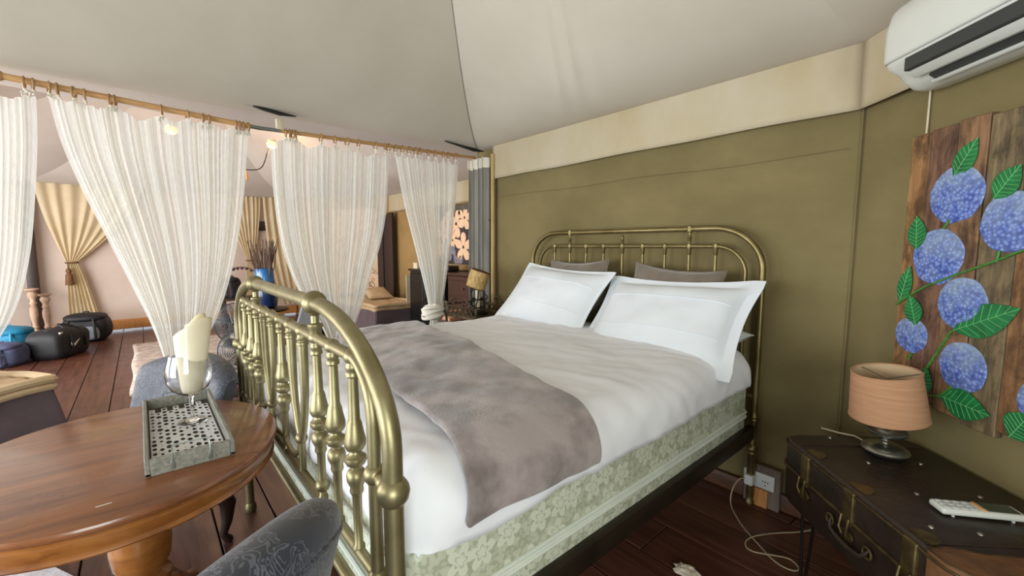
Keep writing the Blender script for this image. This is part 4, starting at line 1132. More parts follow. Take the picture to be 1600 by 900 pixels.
for k in range(4):
    a = radians(65 + 90 * k); c_, s_ = cos(a), sin(a)
    pts = [(TX - 0.02 + c_ * q, TY + 0.02 + s_ * q, z) for q, z in ((0.06, 0.17), (0.14, 0.16), (0.21, 0.10), (0.27, 0.045), (0.32, 0.03))]
    sub('foot', MB().tube(pts, [0.045, 0.042, 0.034, 0.028, 0.028], 12), M_TABLEEDGE, tb)
sub('pencil_mark', MB().rbox((TX + 0.37, TY - 0.03, 0.7503), (0.003, 0.03, 0.0006), 0.0002, 1), M_PIPING, tb)

# tray on the table
tx0, tx1, ty0, ty1 = -2.16, -1.53, -0.03, 0.185
tr = thing('serving_tray', 'greywashed wooden tray with wire handles on the oval table', 'tray', ((tx0 + tx1) / 2, (ty0 + ty1) / 2, 0.75))
sub('tray_bottom', MB().rbox(((tx0 + tx1) / 2, (ty0 + ty1) / 2, 0.756), (tx1 - tx0, ty1 - ty0, 0.01), 0.002, 1), M_TRAYB, tr, False)
for c, s in ((((tx0 + tx1) / 2, ty0 + 0.006, 0.775), (tx1 - tx0, 0.012, 0.05)), (((tx0 + tx1) / 2, ty1 - 0.006, 0.775), (tx1 - tx0, 0.012, 0.05)), ((tx0 + 0.006, (ty0 + ty1) / 2, 0.775), (0.0125, ty1 - ty0 - 0.024, 0.0495)), ((tx1 - 0.006, (ty0 + ty1) / 2, 0.775), (0.0125, ty1 - ty0 - 0.024, 0.0495))):
    sub('tray_side', MB().rbox(c, s, 0.002, 1), M_TRAY, tr, False)
ym = (ty0 + ty1) / 2
for x, s in ((tx1, 1), (tx0, -1)):
    pts = [(x + s * 0.002, ym - 0.045, 0.765), (x + s * 0.004, ym - 0.045, 0.79), (x - s * 0.004, ym - 0.045, 0.812), (x - s * 0.022, ym - 0.045, 0.818), (x - s * 0.024, ym, 0.818), (x - s * 0.022, ym + 0.045, 0.818), (x - s * 0.004, ym + 0.045, 0.812), (x + s * 0.004, ym + 0.045, 0.79), (x + s * 0.002, ym + 0.045, 0.765)]
    sub('handle', MB().tube(pts, 0.0018, 6), M_PIPE, tr)
    for k in (-0.045, 0.045): sub('handle_plate', MB().rbox((x + s * 0.002, ym + k, 0.772), (0.003, 0.009, 0.03), 0.001, 1), M_PIPE, tr)
# lace runner: a pierced net of rounds and scallops
lace = MB()
lx0, lx1, ly0, ly1 = tx0 + 0.035, tx1 - 0.018, ty0 + 0.016, ty1 - 0.018
nx, ny = 15, 10
for i in range(nx):
    for j in range(ny):
        if (i in (0, nx - 1)) and j % 2: continue
        cx = lx0 + (i + 0.5 + 0.35 * (j % 2)) * (lx1 - lx0) / (nx + 0.4); cy = ly0 + (j + 0.5) * (ly1 - ly0) / ny
        hw, hh = (lx1 - lx0) / nx / 2, (ly1 - ly0) / ny / 2
        big = 0.88 if (i % 4 == 2 or j % 4 == 2) else 0.62
        if (i * 3 + j * 5) % 7 == 0: big = 0.22
        big = min(0.9, big * random.uniform(0.7, 1.2))
        z = 0.7635 + 0.006 * max(0, noise.noise(Vector((cx * 9, cy * 9, 1)))) + (0.012 * max(0, (i - nx + 3) / 3) * (0.6 + 0.4 * sin(j * 1.9)))
        outer = [(hw, 0), (hw, hh), (0, hh), (-hw, hh), (-hw, 0), (-hw, -hh), (0, -hh), (hw, -hh)]
        inner = [(hw * big * cos(pi * k / 4), hh * big * sin(pi * k / 4)) for k in range(8)]
        vs = [(cx + p[0], cy + p[1], z) for p in outer] + [(cx + p[0], cy + p[1], z + 0.001) for p in inner]
        lace.add(vs, [(k, (k + 1) % 8, 8 + (k + 1) % 8, 8 + k) for k in range(8)])
lo = link('lace_runner', lace, M_LACE, smooth=False)
tag(lo, 'white crochet lace runner lying in the grey tray', 'doily')
sd = lo.modifiers.new('thickness', 'SOLIDIFY'); sd.thickness = 0.0015

# goblet with rolled napkins
gx, gy, gz = -1.885, 0.105, 0.766
gob = thing('wine_glass', 'large clear stemmed glass standing on the lace in the tray', 'glass', (gx, gy, gz))
outer = [(0.044, 0.0), (0.044, 0.003), (0.02, 0.007), (0.007, 0.014), (0.0055, 0.03), (0.0055, 0.085), (0.009, 0.095), (0.03, 0.105), (0.055, 0.125), (0.068, 0.155), (0.070, 0.18), (0.066, 0.21), (0.058, 0.24), (0.056, 0.25)]
inner = [(0.0545, 0.25), (0.0565, 0.24), (0.0643, 0.21), (0.068, 0.18), (0.066, 0.155), (0.053, 0.127), (0.029, 0.108), (0.002, 0.101)]
sub('goblet', MB().lathe(outer + inner, (gx, gy, gz), 40), M_GLASS, gob)
def napkin(label, cx, cy, z0, h, r0, r1, lean, cut, low, turn=1.35):
    """rolled cone of cloth; its rim is lowest towards the plan angle `low`"""
    mb = MB()
    def fn(u, v):
        a = 2 * pi * turn * u + low + 2.0
        r = (r0 + (r1 - r0) * v ** 0.8) * (1 - 0.14 * u)
        top = h * (1 - cut * (0.5 + 0.5 * cos(a - low)) - 0.05 * u)
        z = z0 + top * v
        return (cx + r * cos(a) + lean[0] * (z - z0), cy + r * sin(a) + lean[1] * (z - z0), z)
    mb.grid(fn, 66, 16)
    o = link('napkin', mb, M_NAPKIN)
    sd = o.modifiers.new('thickness', 'SOLIDIFY'); sd.thickness = 0.0025
    tag(o, label, 'napkin', 'rolled napkins in the glass')
napkin('wide cream napkin rolled with a slanted rim in the glass', gx + 0.008, gy + 0.004, gz + 0.110, 0.275, 0.030, 0.060, (0.04, 0.06), 0.26, radians(220))
napkin('narrower cream napkin peak behind the wide roll in the glass', gx - 0.030, gy + 0.008, gz + 0.130, 0.262, 0.012, 0.034, (-0.06, 0.10), 0.40, radians(215), 1.2)

# ================================================================== DAMASK CHAIRS
def chair(label, back_l, back_r, loc_z=0, top=0.9, dep=0.5):
    """back_l/back_r: ends of the back in plan, sitter looks to the right-hand normal"""
    Lp, Rp = Vector(back_l), Vector(back_r); e = (Rp - Lp); w = e.length; e.normalize(); f = Vector((e.y, -e.x))
    mid = (Lp + Rp) / 2; c = mid + f * (dep * 0.5)
    root = thing('damask_chair', label, 'chair', (c.x, c.y, 0), atan2(f.y, f.x), 'slate damask chairs')
    # local: +x forward, y sideways
    hw = w / 2
    m = MB()
    m.rbox((0.0, 0, 0.345), (dep, w * 0.96, 0.21), 0.05, 4)
    sub('seat_box', m, M_DAMASK, root, world=False)
    m = MB().rbox((0.02, 0, 0.46), (dep * 0.92, w * 0.90, 0.10), 0.045, 4)
    sub('seat_cushion', m, M_DAMASK, root, world=False)
    def bf(u, v):
        a = 2 * pi * u; y = (2 * v - 1)
        # closed rounded section swept across the width, padded and scrolled at the top
        yy = hw * y
        cap = max(0.0, 1 - abs(y) ** 6) ** 0.5
        th = 0.058 * (0.35 + 0.65 * cap); zlo = 0.42; zt = top - 0.07 * y * y
        h2 = (zt - zlo) / 2
        cz = (zt + zlo) / 2
        sx = abs(cos(a)) ** 0.7 * (1 if cos(a) > 0 else -1) * th
        sz = abs(sin(a)) ** 0.45 * (1 if sin(a) > 0 else -1) * h2 * (0.93 + 0.07 * cap)
        zrel = max(0.0, (cz + sz - zlo) / (zt - zlo))
        lean = -0.10 * zrel ** 1.3 + 0.07 * y * y
        roll = 1 + 0.30 * max(0, zrel - 0.7) / 0.3
        return (-dep / 2 + 0.03 + sx * roll + lean, yy * (1 + 0.04 * zrel), cz + sz)
    m = MB().grid(bf, 44, 30, closed_u=True)
    sub('backrest', m, M_DAMASK, root, world=False)
    pp = []
    for i in range(25):
        y = -1 + 2 * i / 24
        p = bf(0.40, 0.02 + 0.96 * i / 24); pp.append(p)
    sub('back_piping', MB().tube(pp, 0.005, 6), M_DAMASK, root, world=False)
    for sx, sy in ((1, 1), (1, -1), (-1, 1), (-1, -1)):
        x0, y0 = sx * (dep / 2 - 0.05), sy * (hw - 0.05)
        pts = [(x0, y0, 0.25), (x0 + sx * 0.018, y0 + sy * 0.018, 0.19), (x0 + sx * 0.012, y0 + sy * 0.012, 0.10), (x0, y0, 0.04), (x0 + sx * 0.012, y0 + sy * 0.012, 0.015), (x0 + sx * 0.02, y0 + sy * 0.02, 0.002)]
        sub('leg', MB().tube(pts, [0.038, 0.034, 0.022, 0.016, 0.020, 0.014], 10), M_DARKWOOD, root, world=False)
    return root
chair('slate damask chair tucked between the oval table and the footboard', (-2.86, -0.01), (-2.30, 0.28), top=0.865, dep=0.48)
chair('slate damask chair nearest the camera, its back beside the footboard', (-0.862, 0.252), (-0.592, -0.168), top=0.965, dep=0.48)

# ================================================================== LOUNGE BEYOND THE CURTAINS
M_SKIRT = mat('mauve_skirt', (112, 98, 104), (92, 80, 86), 0.9, scale=5)
M_QUILT = mat('cream_quilt', (216, 194, 160), (196, 170, 132), 0.9, scale=8, bmp=0.4, bscale=60)
M_FOLDED = mat('grey_green_cloth', (104, 98, 84), (78, 72, 62), 0.9, scale=8)
M_RUG = mat('worn_pale_rug', (206, 196, 188), (172, 156, 148), 0.95, scale=14, bmp=0.4, bscale=90, contrast=(0.38, 0.62))
M_FRINGE = mat('straw_fringe', (200, 164, 122), rough=0.95)
M_BLACKN = mat('black_nylon', (24, 25, 30), (14, 15, 18), 0.6, scale=12, bmp=0.3, bscale=30)
M_BLUEN = mat('slate_blue_nylon', (84, 92, 124), (62, 70, 100), 0.7, scale=9, bmp=0.3, bscale=30)
M_TEAL = mat('teal_nylon', (26, 140, 178), (16, 108, 146), 0.6, scale=9, bmp=0.3, bscale=20)
M_GREYN = mat('pale_grey_nylon', (150, 156, 172), (128, 134, 150), 0.7, scale=9)
M_LOGO = mat('white_print', (236, 232, 220), rough=0.6)
M_CARVED = mat('limed_carved_wood', (206, 178, 156), (172, 140, 116), 0.7, scale=14)
M_BLUEV = mat('blue_glaze', (58, 128, 188), (42, 104, 166), 0.2, coat=0.5)
M_NAVYV = mat('navy_glaze', (22, 48, 96), (16, 36, 74), 0.25, coat=0.5)
M_FANWIRE = mat('grey_fan_wire', (120, 124, 126), (96, 100, 102), 0.4, 0.5)
M_TWIG = mat('dry_twig', (120, 98, 84), (88, 68, 58), 0.9)
M_PLUM = mat('dark_berries', (70, 40, 48), rough=0.6)
M_BLACKCAB = mat('black_lacquer', (26, 25, 26), (20, 19, 20), 0.35)
M_REDWOOD = wood('reddish_cabinet_wood', (74, 42, 26), (50, 28, 18), None, 0.45, 3, (14, 14, 2))
M_MIRRORFR = wood('espresso_frame_wood', (54, 36, 28), (38, 25, 20), None, 0.45, 3, (14, 14, 2))
M_PEACHTOP = mat('peach_tabletop', (224, 170, 132), (206, 150, 112), 0.6)
M_RED = mat('red_cloth', (196, 50, 40), rough=0.8)
M_GREYCASE = mat('charcoal_case', (64, 66, 66), (50, 52, 52), 0.6)
M_CREAMP = mat('cream_card', (236, 222, 190), rough=0.8)
M_PETAL = mat('painted_cream_petal', (246, 214, 178), (236, 192, 156), 0.7, scale=20)
M_PICDARK = mat('painted_plum_ground', (70, 58, 64), (48, 40, 44), 0.7, scale=14)
M_PICGREY = mat('painted_grey_leaf', (150, 146, 152), (108, 104, 112), 0.7, scale=30)
M_PICCREAM = mat('faded_print_ground', (226, 200, 166), (208, 178, 146), 0.8, scale=8)
M_PICLINE = mat('brown_print_line', (132, 92, 72), rough=0.8)
M_TASSEL = mat('tassel_brown', (128, 92, 58), (96, 66, 42), 0.9, scale=40, stretch=(1, 1, 0.1))
M_LAMPGLOW = emis('warm_lamp_glass', (255, 190, 110), 2.2)

def addto(part, name, mb, m, smooth=True):
    o = link(name, mb, m, None, smooth); o.data.transform(Matrix.Translation(-parent_world(part))); o.parent = part
    return o

# ---- tied drapes on the far wall
def tied(label, y0, y1, yt, zt, z0, z1, zb, yb0, yb1, x=-9.40, folds=9, seed=0.0, wt=0.055, tassel=True):
    root = thing('tied_drape', label, 'curtain', (x, (y0 + y1) / 2, zb), 0, 'tan drapes on the far wall')
    def fn(u, v):
        if v < 0.55:
            t = v / 0.55; k = t ** 1.6
            a = y0 + (yt - wt - y0) * k; b_ = y1 + (yt + wt - y1) * k
            z = z0 + (zt - z0) * t
        else:
            t = (v - 0.55) / 0.45; k = t ** 0.7
            a = yt - wt + (yb0 - yt + wt) * k; b_ = yt + wt + (yb1 - yt - wt) * k
            z = zt + (zb - zt) * t
        y = a + (b_ - a) * u
        wth = (b_ - a)
        ph = 2 * pi * folds * u + noise.noise(Vector((u * 6, seed, 1))) * 2
        return (x + 0.017 * min(1, wth / 0.4 + 0.3) * sin(ph), y, z)
    sub('cloth', MB().grid(fn, folds * 10, 44), M_GOLDCURT, root)
    sub('tieback', MB().tube([(x + 0.05 * cos(a), yt + (wt + 0.012) * sin(a), zt + 0.004 * sin(2 * a)) for a in [2 * pi * i / 20 for i in range(20)]], 0.012, 6, closed=True), M_TASSEL, root)
    if tassel:
        sub('tassel', MB().lathe([(0.006, 0.34), (0.008, 0.26), (0.02, 0.25), (0.03, 0.235), (0.034, 0.21), (0.03, 0.19), (0.022, 0.18), (0.04, 0.16), (0.045, 0.10), (0.052, 0.0), (0.02, -0.002)], (x + 0.06, yt - wt * 0.7, zt - 0.34), 12), M_TASSEL, root)
    return root
tied('tan drape with brown tassel tied beside the dark far post', -1.12, 0.10, -0.80, 1.14, 2.42, 0, 0.25, -0.90, -0.55, folds=7, seed=1.0)
tied('tan drape tied beside the blue vase', 1.25, 1.80, 1.58, 1.12, 2.33, 0, 0.20, 1.45, 1.66, folds=7, seed=3.0, tassel=False)
dr = thing('loose_drape', 'tan drape hanging untied between the twigs and sheer curtain', 'curtain', (-9.38, 2.1, 0.2))
def ld(u, v):
    a = 1.84 + 0.13 * v ** 2 * 2; b_ = 2.30 + 0.15 * v
    y = a + (b_ - a) * u
    return (-9.38 + 0.016 * sin(2 * pi * 4 * u + v) + 0.008 * sin(u * 23), y, 2.33 - 2.1 * v)
sub('cloth', MB().grid(ld, 50, 24), M_GOLDCURT, dr)
b = MB().tube([(-9.40, 1.2, 2.34), (-9.40, 2.32, 2.34)], 0.014, 8)
tag(link('drape_rail', b, M_DARKWOOD), 'dark thin rail holding the drapes at the far wall', 'curtain rail')
b = MB().rbox((-9.40, -0.45, 2.43), (0.05, 1.5, 0.07), 0.01)
struct('trim_6', b, M_BOARDGREY, True, 'grey timber rail above the tasselled drape')

# ---- ceiling lamps with hanging pulls
def clamp(label, c, power, cord):
    root = thing('ceiling_lamp', label, 'lamp', c)
    sub('fitting', MB().lathe([(0.03, 0.02), (0.05, 0.015), (0.055, 0.0), (0.05, -0.005)], c, 16), M_CREAMP, root)
    sub('glass', MB().lathe([(0.045, 0), (0.065, -0.03), (0.06, -0.06), (0.03, -0.085), (0.002, -0.09)], c, 16), M_LAMPGLOW, root)
    if cord:
        x, y, z = c
        sub('cable', MB().tube(smooth([(x, y, z - 0.06), (x, y - 0.06, z - 0.14), (x, y - 0.09, z - 0.26), (x, y - 0.14, z - 0.37), (x, y - 0.24, z - 0.40), (x, y - 0.32, z - 0.40)]), 0.006, 6), M_IRON, root)
        sub('pull', MB().lathe([(0.006, 0.12), (0.008, 0.08), (0.016, 0.03), (0.014, 0.0), (0.004, -0.005)], (x, y - 0.31, z - 0.53), 10), M_ORANGE, root)
    l = bpy.data.lights.new('lamp_light', 'POINT'); l.energy = power; l.color = (1.0, 0.62, 0.32); l.shadow_soft_size = 0.06
    o = bpy.data.objects.new('lamp_light', l); COL.objects.link(o); o.parent = root; o.location = (0.0, 0.0, -0.13)
clamp('warm ceiling lamp with a dangling cable and pull', (-6.5, 1.42, 2.78), 9, True)
clamp('warm ceiling lamp glowing through the widest sheer curtain', (-6.5, 0.37, 2.79), 8, False)

# ---- left daybed with mauve skirt
def daybed(label, corner, e1, e2, l1, l2, zt, flare, tufts):
    C = Vector(corner); E1 = Vector(e1).normalized(); E2 = Vector(e2).normalized()
    ce = C + E1 * (l1 / 2) + E2 * (l2 / 2)
    root = thing('daybed', label, 'daybed', (ce.x, ce.y, 0), 0, 'mauve skirted daybeds')
    Mx = Matrix(((E1.x, E2.x, 0, C.x), (E1.y, E2.y, 0, C.y), (0, 0, 1, 0), (0, 0, 0, 1)))
    pts = loop_rect(0, l1, 0, l2, 0, 0.04, 4); cx, cy = l1 / 2, l2 / 2
    # densify
    dense = []
    for i in range(len(pts)):
        a, b_ = Vector(pts[i]), Vector(pts[(i + 1) % len(pts)])
        k = max(1, int((b_ - a).length / 0.06))
        for q in range(k): dense.append(a.lerp(b_, q / k))
    n = len(dense); rows = []
    for j in range(9):
        t = j / 8; row = []
        for i, p in enumerate(dense):
            out = Vector((p.x - cx, p.y - cy, 0)); out = Vector((out.x / l1, out.y / l2, 0)); out.normalize()
            wv = (flare * (1 - t) + 0.012 * sin(i * 0.9) * (1 - t))
            row.append((p.x + out.x * wv, p.y + out.y * wv, 0.01 + (zt - 0.09) * t))
        rows.append(row)
    mb = MB(); mb.add([p for r_ in rows for p in r_], [(j * n + i, j * n + (i + 1) % n, (j + 1) * n + (i + 1) % n, (j + 1) * n + i) for j in range(8) for i in range(n)] + [tuple(8 * n + i for i in range(n))], Mx)
    sub('skirt', mb, M_SKIRT, root)
    def top(u, v):
        a, b_ = 2 * u - 1, 2 * v - 1
        ed = max(0, 1 - max(abs(a), abs(b_)) ** 10) ** 0.5
        bump_ = 0.014 * abs(sin(u * pi * tufts * l1)) * abs(sin(v * pi * tufts * l2))
        return ((l1 / 2) * (1 + a * 0.995), (l2 / 2) * (1 + b_ * 0.99), zt - 0.05 + 0.045 * ed + bump_ + 0.01 * noise.noise(Vector((u * 6, v * 6, 2))))
    mb = MB().grid(top, 44, 28, M=Mx)
    sub('quilt', mb, M_QUILT, root)
    for z, r_ in ((zt - 0.012, 0.03), (zt - 0.062, 0.026)):
        lp_ = [Mx @ Vector((p.x, p.y, z + 0.006 * sin(i * 0.7))) for i, p in enumerate(dense)]
        sub('quilt_roll', MB().tube(lp_, r_, 8, closed=True), M_QUILT, root)
    return root, Mx
db, Mdb = daybed('mauve skirted daybed with a cream quilt, left beyond the oval table', (-4.25, -0.50), (0.62, -0.78), (-0.78, -0.62), 1.8, 0.95, 0.50, 0.07, 7)
fc = MB()
def fold(u, v):
    a, b_ = 2 * pi * u, pi * v
    r = 1 + 0.25 * noise.noise(Vector((cos(a) * 2, sin(a) * 2, v * 4)))
    return (0.30 + 0.22 * r * sin(b_) * cos(a), 0.50 + 0.16 * r * sin(b_) * sin(a), 0.585 - 0.075 * r * cos(b_))
fc.grid(fold, 30, 18, closed_u=True, M=Mdb)
tag(link('folded_cloth', fc, M_FOLDED), 'crumpled grey green cloth lying on the left daybed', 'cloth')
# ---- second daybed by the black cabinet
daybed('mauve skirted daybed with a tufted cream quilt beside the black cabinet', (-6.10, 2.60), (-1, -0.05), (-0.05, 1), 1.4, 0.72, 0.50, 0.02, 9)
put_pillow('cushion', 'small cream cushion lying on the daybed by the black cabinet', 'cushion', (-6.95, 3.0, 0.60), 0.42, 0.42, 0.12, radians(70), radians(90), M_QUILT, 0, 2.2)

# ---- rug
rug = thing('rug', 'worn pale rug with straw fringe on the lounge boards', 'rug', (-6.55, 0.65, 0))
def rf(u, v):
    x = -7.95 + 2.75 * u; y = -0.15 + 1.6 * v
    return (x, y + 0.01 * sin(x * 5), 0.009 + 0.004 * noise.noise(Vector((x * 3, y * 3, 0))))
ro = sub('pile', MB().grid(rf, 60, 30), M_RUG, rug)
sd = ro.modifiers.new('thickness', 'SOLIDIFY'); sd.thickness = 0.008; sd.offset = -1
fr = MB()
for k in range(110):
    y = -0.14 + 1.58 * k / 109
    for xe, s in ((-5.2, 1), (-7.95, -1)):
        fr.tube([(xe, y, 0.008), (xe + s * 0.06, y + random.uniform(-0.01, 0.01), 0.006), (xe + s * random.uniform(0.09, 0.14), y + random.uniform(-0.025, 0.025), 0.004)], [0.005, 0.004, 0.002], 4)
fo = sub('fringe', fr, M_FRINGE, rug); fo['kind'] = 'stuff'
r2 = thing('bath_mat', 'small white fringed mat on the floor left of the table foot', 'mat', (-2.55, -0.62, 0))
M_MATW = mat('white_woven_mat', (226, 222, 226), (196, 190, 198), 0.95, scale=24, bmp=0.5, bscale=80)
Mm = Matrix.Translation((-2.42, -0.62, 0)) @ Matrix.Rotation(radians(28), 4, 'Z')
sub('weave', MB().rbox((0, 0, 0.008), (0.6, 0.62, 0.014), 0.004, 1, M=Mm), M_MATW, r2)
fr = MB()
for k in range(60):
    y = -0.30 + 0.6 * k / 59
    fr.tube([Mm @ Vector((0.30, y, 0.009)), Mm @ Vector((0.35, y + random.uniform(-.01, .01), 0.007)), Mm @ Vector((0.38, y + random.uniform(-.02, .02), 0.004))], [0.005, 0.004, 0.002], 4)
fo = sub('fringe', fr, M_LACE, r2); fo['kind'] = 'stuff'

# ---- bags
def sup(a, b_, c, e1, e2, M, nz=0.03, seed=0.0, nu=36, nv=22, flat=-0.8):
    def sp(x, e): return abs(x) ** e * (1 if x > 0 else -1)
    def fn(u, v):
        th, ph = 2 * pi * u, pi * (v - 0.5)
        x = a * sp(cos(ph), e1) * sp(cos(th), e2); y = b_ * sp(cos(ph), e1) * sp(sin(th), e2); z = c * max(flat, sp(sin(ph), e1))
        k = 1 + nz * noise.noise(Vector((x * 6, y * 6, z * 6 + seed))) * 2
        return (x * k, y * k, z if z <= flat * c else z * k)
    return MB().grid(fn, nu, nv, closed_u=True, M=M)
da = atan2(0.335, -0.68)
MD = Matrix.Translation((-7.85, -0.85, 0.165)) @ Matrix.Rotation(da, 4, 'Z')
duf = thing('duffel_bag', 'black sports duffel with a white swoosh on the lounge floor', 'bag', (-7.85, -0.85, 0))
sub('bag_body', sup(0.31, 0.20, 0.20, 0.55, 0.45, MD, 0.035, 1.0), M_BLACKN, duf)
# camera side of the duffel is local +y or -y: pick the one facing the camera
side = 1 if (MD @ Vector((0, 1, 0)) - MD @ Vector((0, 0, 0))).dot(Vector((0.78, 0.2, 0))) > 0 else -1
sw = [(-0.06, 0.02), (-0.055, -0.012), (-0.03, -0.03), (0.0, -0.022), (0.085, 0.035), (0.0, 0.004), (-0.03, -0.006), (-0.045, 0.0)]
msw = MB()
fl = 1 if side > 0 else -1
msw.prism([(-p[0] * 1.05 * fl, p[1] * 1.25) for p in sw], 0, 0.006, MD @ Matrix.Translation((-0.08, side * 0.206, 0.0)) @ Matrix.Rotation(radians(90), 4, 'X'))
sub('swoosh', msw, M_LOGO, duf, False)
for k in (-0.12, 0.12):
    sub('strap', MB().tube([MD @ Vector((k, side * 0.21, -0.06)), MD @ Vector((k, side * 0.205, 0.06)), MD @ Vector((k * 0.8, side * 0.15, 0.17)), MD @ Vector((k * 0.4, side * 0.06, 0.225)), MD @ Vector((0, 0, 0.235))], 0.014, 6), M_BLACKN, duf)
sub('zip', MB().tube([MD @ Vector((-0.22 + 0.44 * i / 10, 0, 0.205 - 0.02 * ((i - 5) / 5) ** 2)) for i in range(11)], 0.006, 6), M_GREYN, duf)
sub('baggage_tag', MB().rbox((-0.20, side * 0.15, 0.15), (0.06, 0.02, 0.03), 0.004, 1, M=MD), M_LOGO, duf)
def pack(name, label, c, a, b_, h, rz, m1, m2, seed):
    M_ = Matrix.Translation((c[0], c[1], h * 0.42)) @ Matrix.Rotation(rz, 4, 'Z')
    r_ = thing(name, label, 'bag', (c[0], c[1], 0))
    sub('bag_body', sup(a, b_, h * 0.52, 0.6, 0.6, M_, 0.06, seed), m1, r_)
    sub('pocket', sup(a * 0.72, b_ * 0.5, h * 0.26, 0.5, 0.5, M_ @ Matrix.Translation((0, -b_ * 0.72, -h * 0.12)), 0.05, seed + 2), m2, r_)
    sub('flap', sup(a * 0.95, b_ * 0.95, h * 0.16, 0.8, 0.8, M_ @ Matrix.Translation((0, -0.02, h * 0.40)), 0.05, seed + 3), m1, r_)
    for k in (-1, 1):
        sub('strap', MB().tube([M_ @ Vector((k * a * 0.5, -b_ * 0.9, h * 0.38)), M_ @ Vector((k * a * 0.62, -b_ * 1.22, h * 0.1)), M_ @ Vector((k * a * 0.6, -b_ * 1.1, -h * 0.3))], 0.016, 6), m1, r_)
    sub('haul_loop', MB().tube([M_ @ Vector((-0.04, 0, h * 0.53)), M_ @ Vector((-0.03, 0, h * 0.60)), M_ @ Vector((0.03, 0, h * 0.60)), M_ @ Vector((0.04, 0, h * 0.53))], 0.010, 6), m1, r_)
pack('backpack', 'slate blue backpack slumped at the left of the black duffel', (-7.60, -1.30), 0.22, 0.16, 0.28, radians(60), M_BLUEN, M_BLUEN, 3.0)
pack('tote_bag', 'bright teal bag behind the slate blue backpack', (-8.14, -1.32), 0.25, 0.20, 0.40, radians(70), M_TEAL, M_TEAL, 5.0)
pack('backpack', 'black and pale grey backpack standing behind the black duffel', (-8.85, -0.66), 0.26, 0.2, 0.42, radians(75), M_BLACKN, M_GREYN, 7.0)
# ---- carved candle stands
def cstick(label, x, y, h):
    r_ = thing('candle_stand', label, 'candle stand', (x, y, 0), 0, 'carved candle stands')
    p = [(0.10, 0), (0.10, 0.03), (0.07, 0.05), (0.05, 0.09), (0.08, 0.14), (0.085, 0.19), (0.05, 0.23), (0.07, 0.26), (0.045, 0.29), (0.055, 0.36), (0.075, 0.48), (0.07, 0.56), (0.05, 0.62), (0.07, 0.65), (0.05, 0.68), (0.055, 0.72), (0.09, 0.77), (0.095, 0.80), (0.06, 0.84)]
    k = h / 0.9
    sub('turned_shaft', MB().lathe([(a * 0.58, z * k) for a, z in p], (x, y, 0), 18), M_CARVED, r_)
    sub('drip_plate', MB().lathe([(0.04, 0.84 * k), (0.075, 0.87 * k), (0.075, 0.89 * k), (0.02, 0.9 * k)], (x, y, 0), 18), M_CARVED, r_)
cstick('taller carved pale candle stand by the dark far post', -9.05, -1.20, 0.80)
cstick('shorter carved pale candle stand by the dark far post', -9.22, -1.10, 0.70)

# ---- standing fans with wire grilles
def fan(label, c, R_, rz, tilt, foot):
    r_ = thing('floor_fan', label, 'fan', (c[0], c[1], 0), 0, 'black wire fans behind the sheer curtain')
    Mf = Matrix.Translation(c) @ Matrix.Rotation(rz, 4, 'Z') @ Matrix.Rotation(radians(90) - tilt, 4, 'Y')
    for z0, s in ((0.05, -1), (-0.05, 1)):
        g = MB()
        for k in range(1, 13):
            q = k / 12
            g.torus((0, 0, z0 * (1 - q ** 3)), R_ * q, 0.0028 if k < 12 else 0.006, 40, 5, M=Mf)
        for k in range(6):
            a = 2 * pi * k / 6 + 0.3
            g.tube([Mf @ Vector((R_ * q * cos(a), R_ * q * sin(a), z0 * (1 - q ** 3))) for q in (0.05, 0.35, 0.65, 0.85, 1.0)], 0.004, 5)
        sub('grille', g, M_FANWIRE, r_)
    sub('hub', MB().lathe([(0.035, -0.02), (0.04, 0.0), (0.035, 0.03), (0.01, 0.035)], (0, 0, 0), 14, M=Mf), M_DARKPL, r_)
    for k in range(3):
        a = 2 * pi * k / 3
        bl_ = MB().add([Mf @ Vector((0.03 * cos(a - .3), 0.03 * sin(a - .3), -0.015)), Mf @ Vector((R_ * .85 * cos(a - .35), R_ * .85 * sin(a - .35), -0.018)), Mf @ Vector((R_ * .85 * cos(a + .35), R_ * .85 * sin(a + .35), 0.012)), Mf @ Vector((0.03 * cos(a + .4), 0.03 * sin(a + .4), 0.012))], [(0, 1, 2, 3)])
        o = sub('blade', bl_, M_GREYCASE, r_); sd = o.modifiers.new('thickness', 'SOLIDIFY'); sd.thickness = 0.004
    sub('motor', MB().lathe([(0.05, -0.16), (0.06, -0.14), (0.055, -0.05), (0.03, -0.04)], (0, 0, 0), 16, M=Mf), M_DARKPL, r_)
    b0 = Mf @ Vector((0, 0, -0.11))
    sub('pole', MB().tube([(b0.x, b0.y, 0.02), b0], 0.014, 10), M_IRON, r_)
    sub('base', MB().lathe([(0.16, 0.0), (0.16, 0.012), (0.12, 0.025), (0.02, 0.04)], (b0.x, b0.y, 0), 24), M_IRON, r_)
    sub('badge', MB().rbox((R_ * 0.55, 0.0, 0.052), (0.05, 0.05, 0.004), 0.002, 1, M=Mf), M_LOGO, r_) if foot else None
fan('black wire fan with pale badge, the farther of the two fans', (-4.62, 0.63, 0.68), 0.19, radians(-35), radians(4), True)
fan('black wire fan just above the damask chair, the nearer of the two fans', (-4.22, 0.59, 0.52), 0.165, radians(-25), radians(16), False)

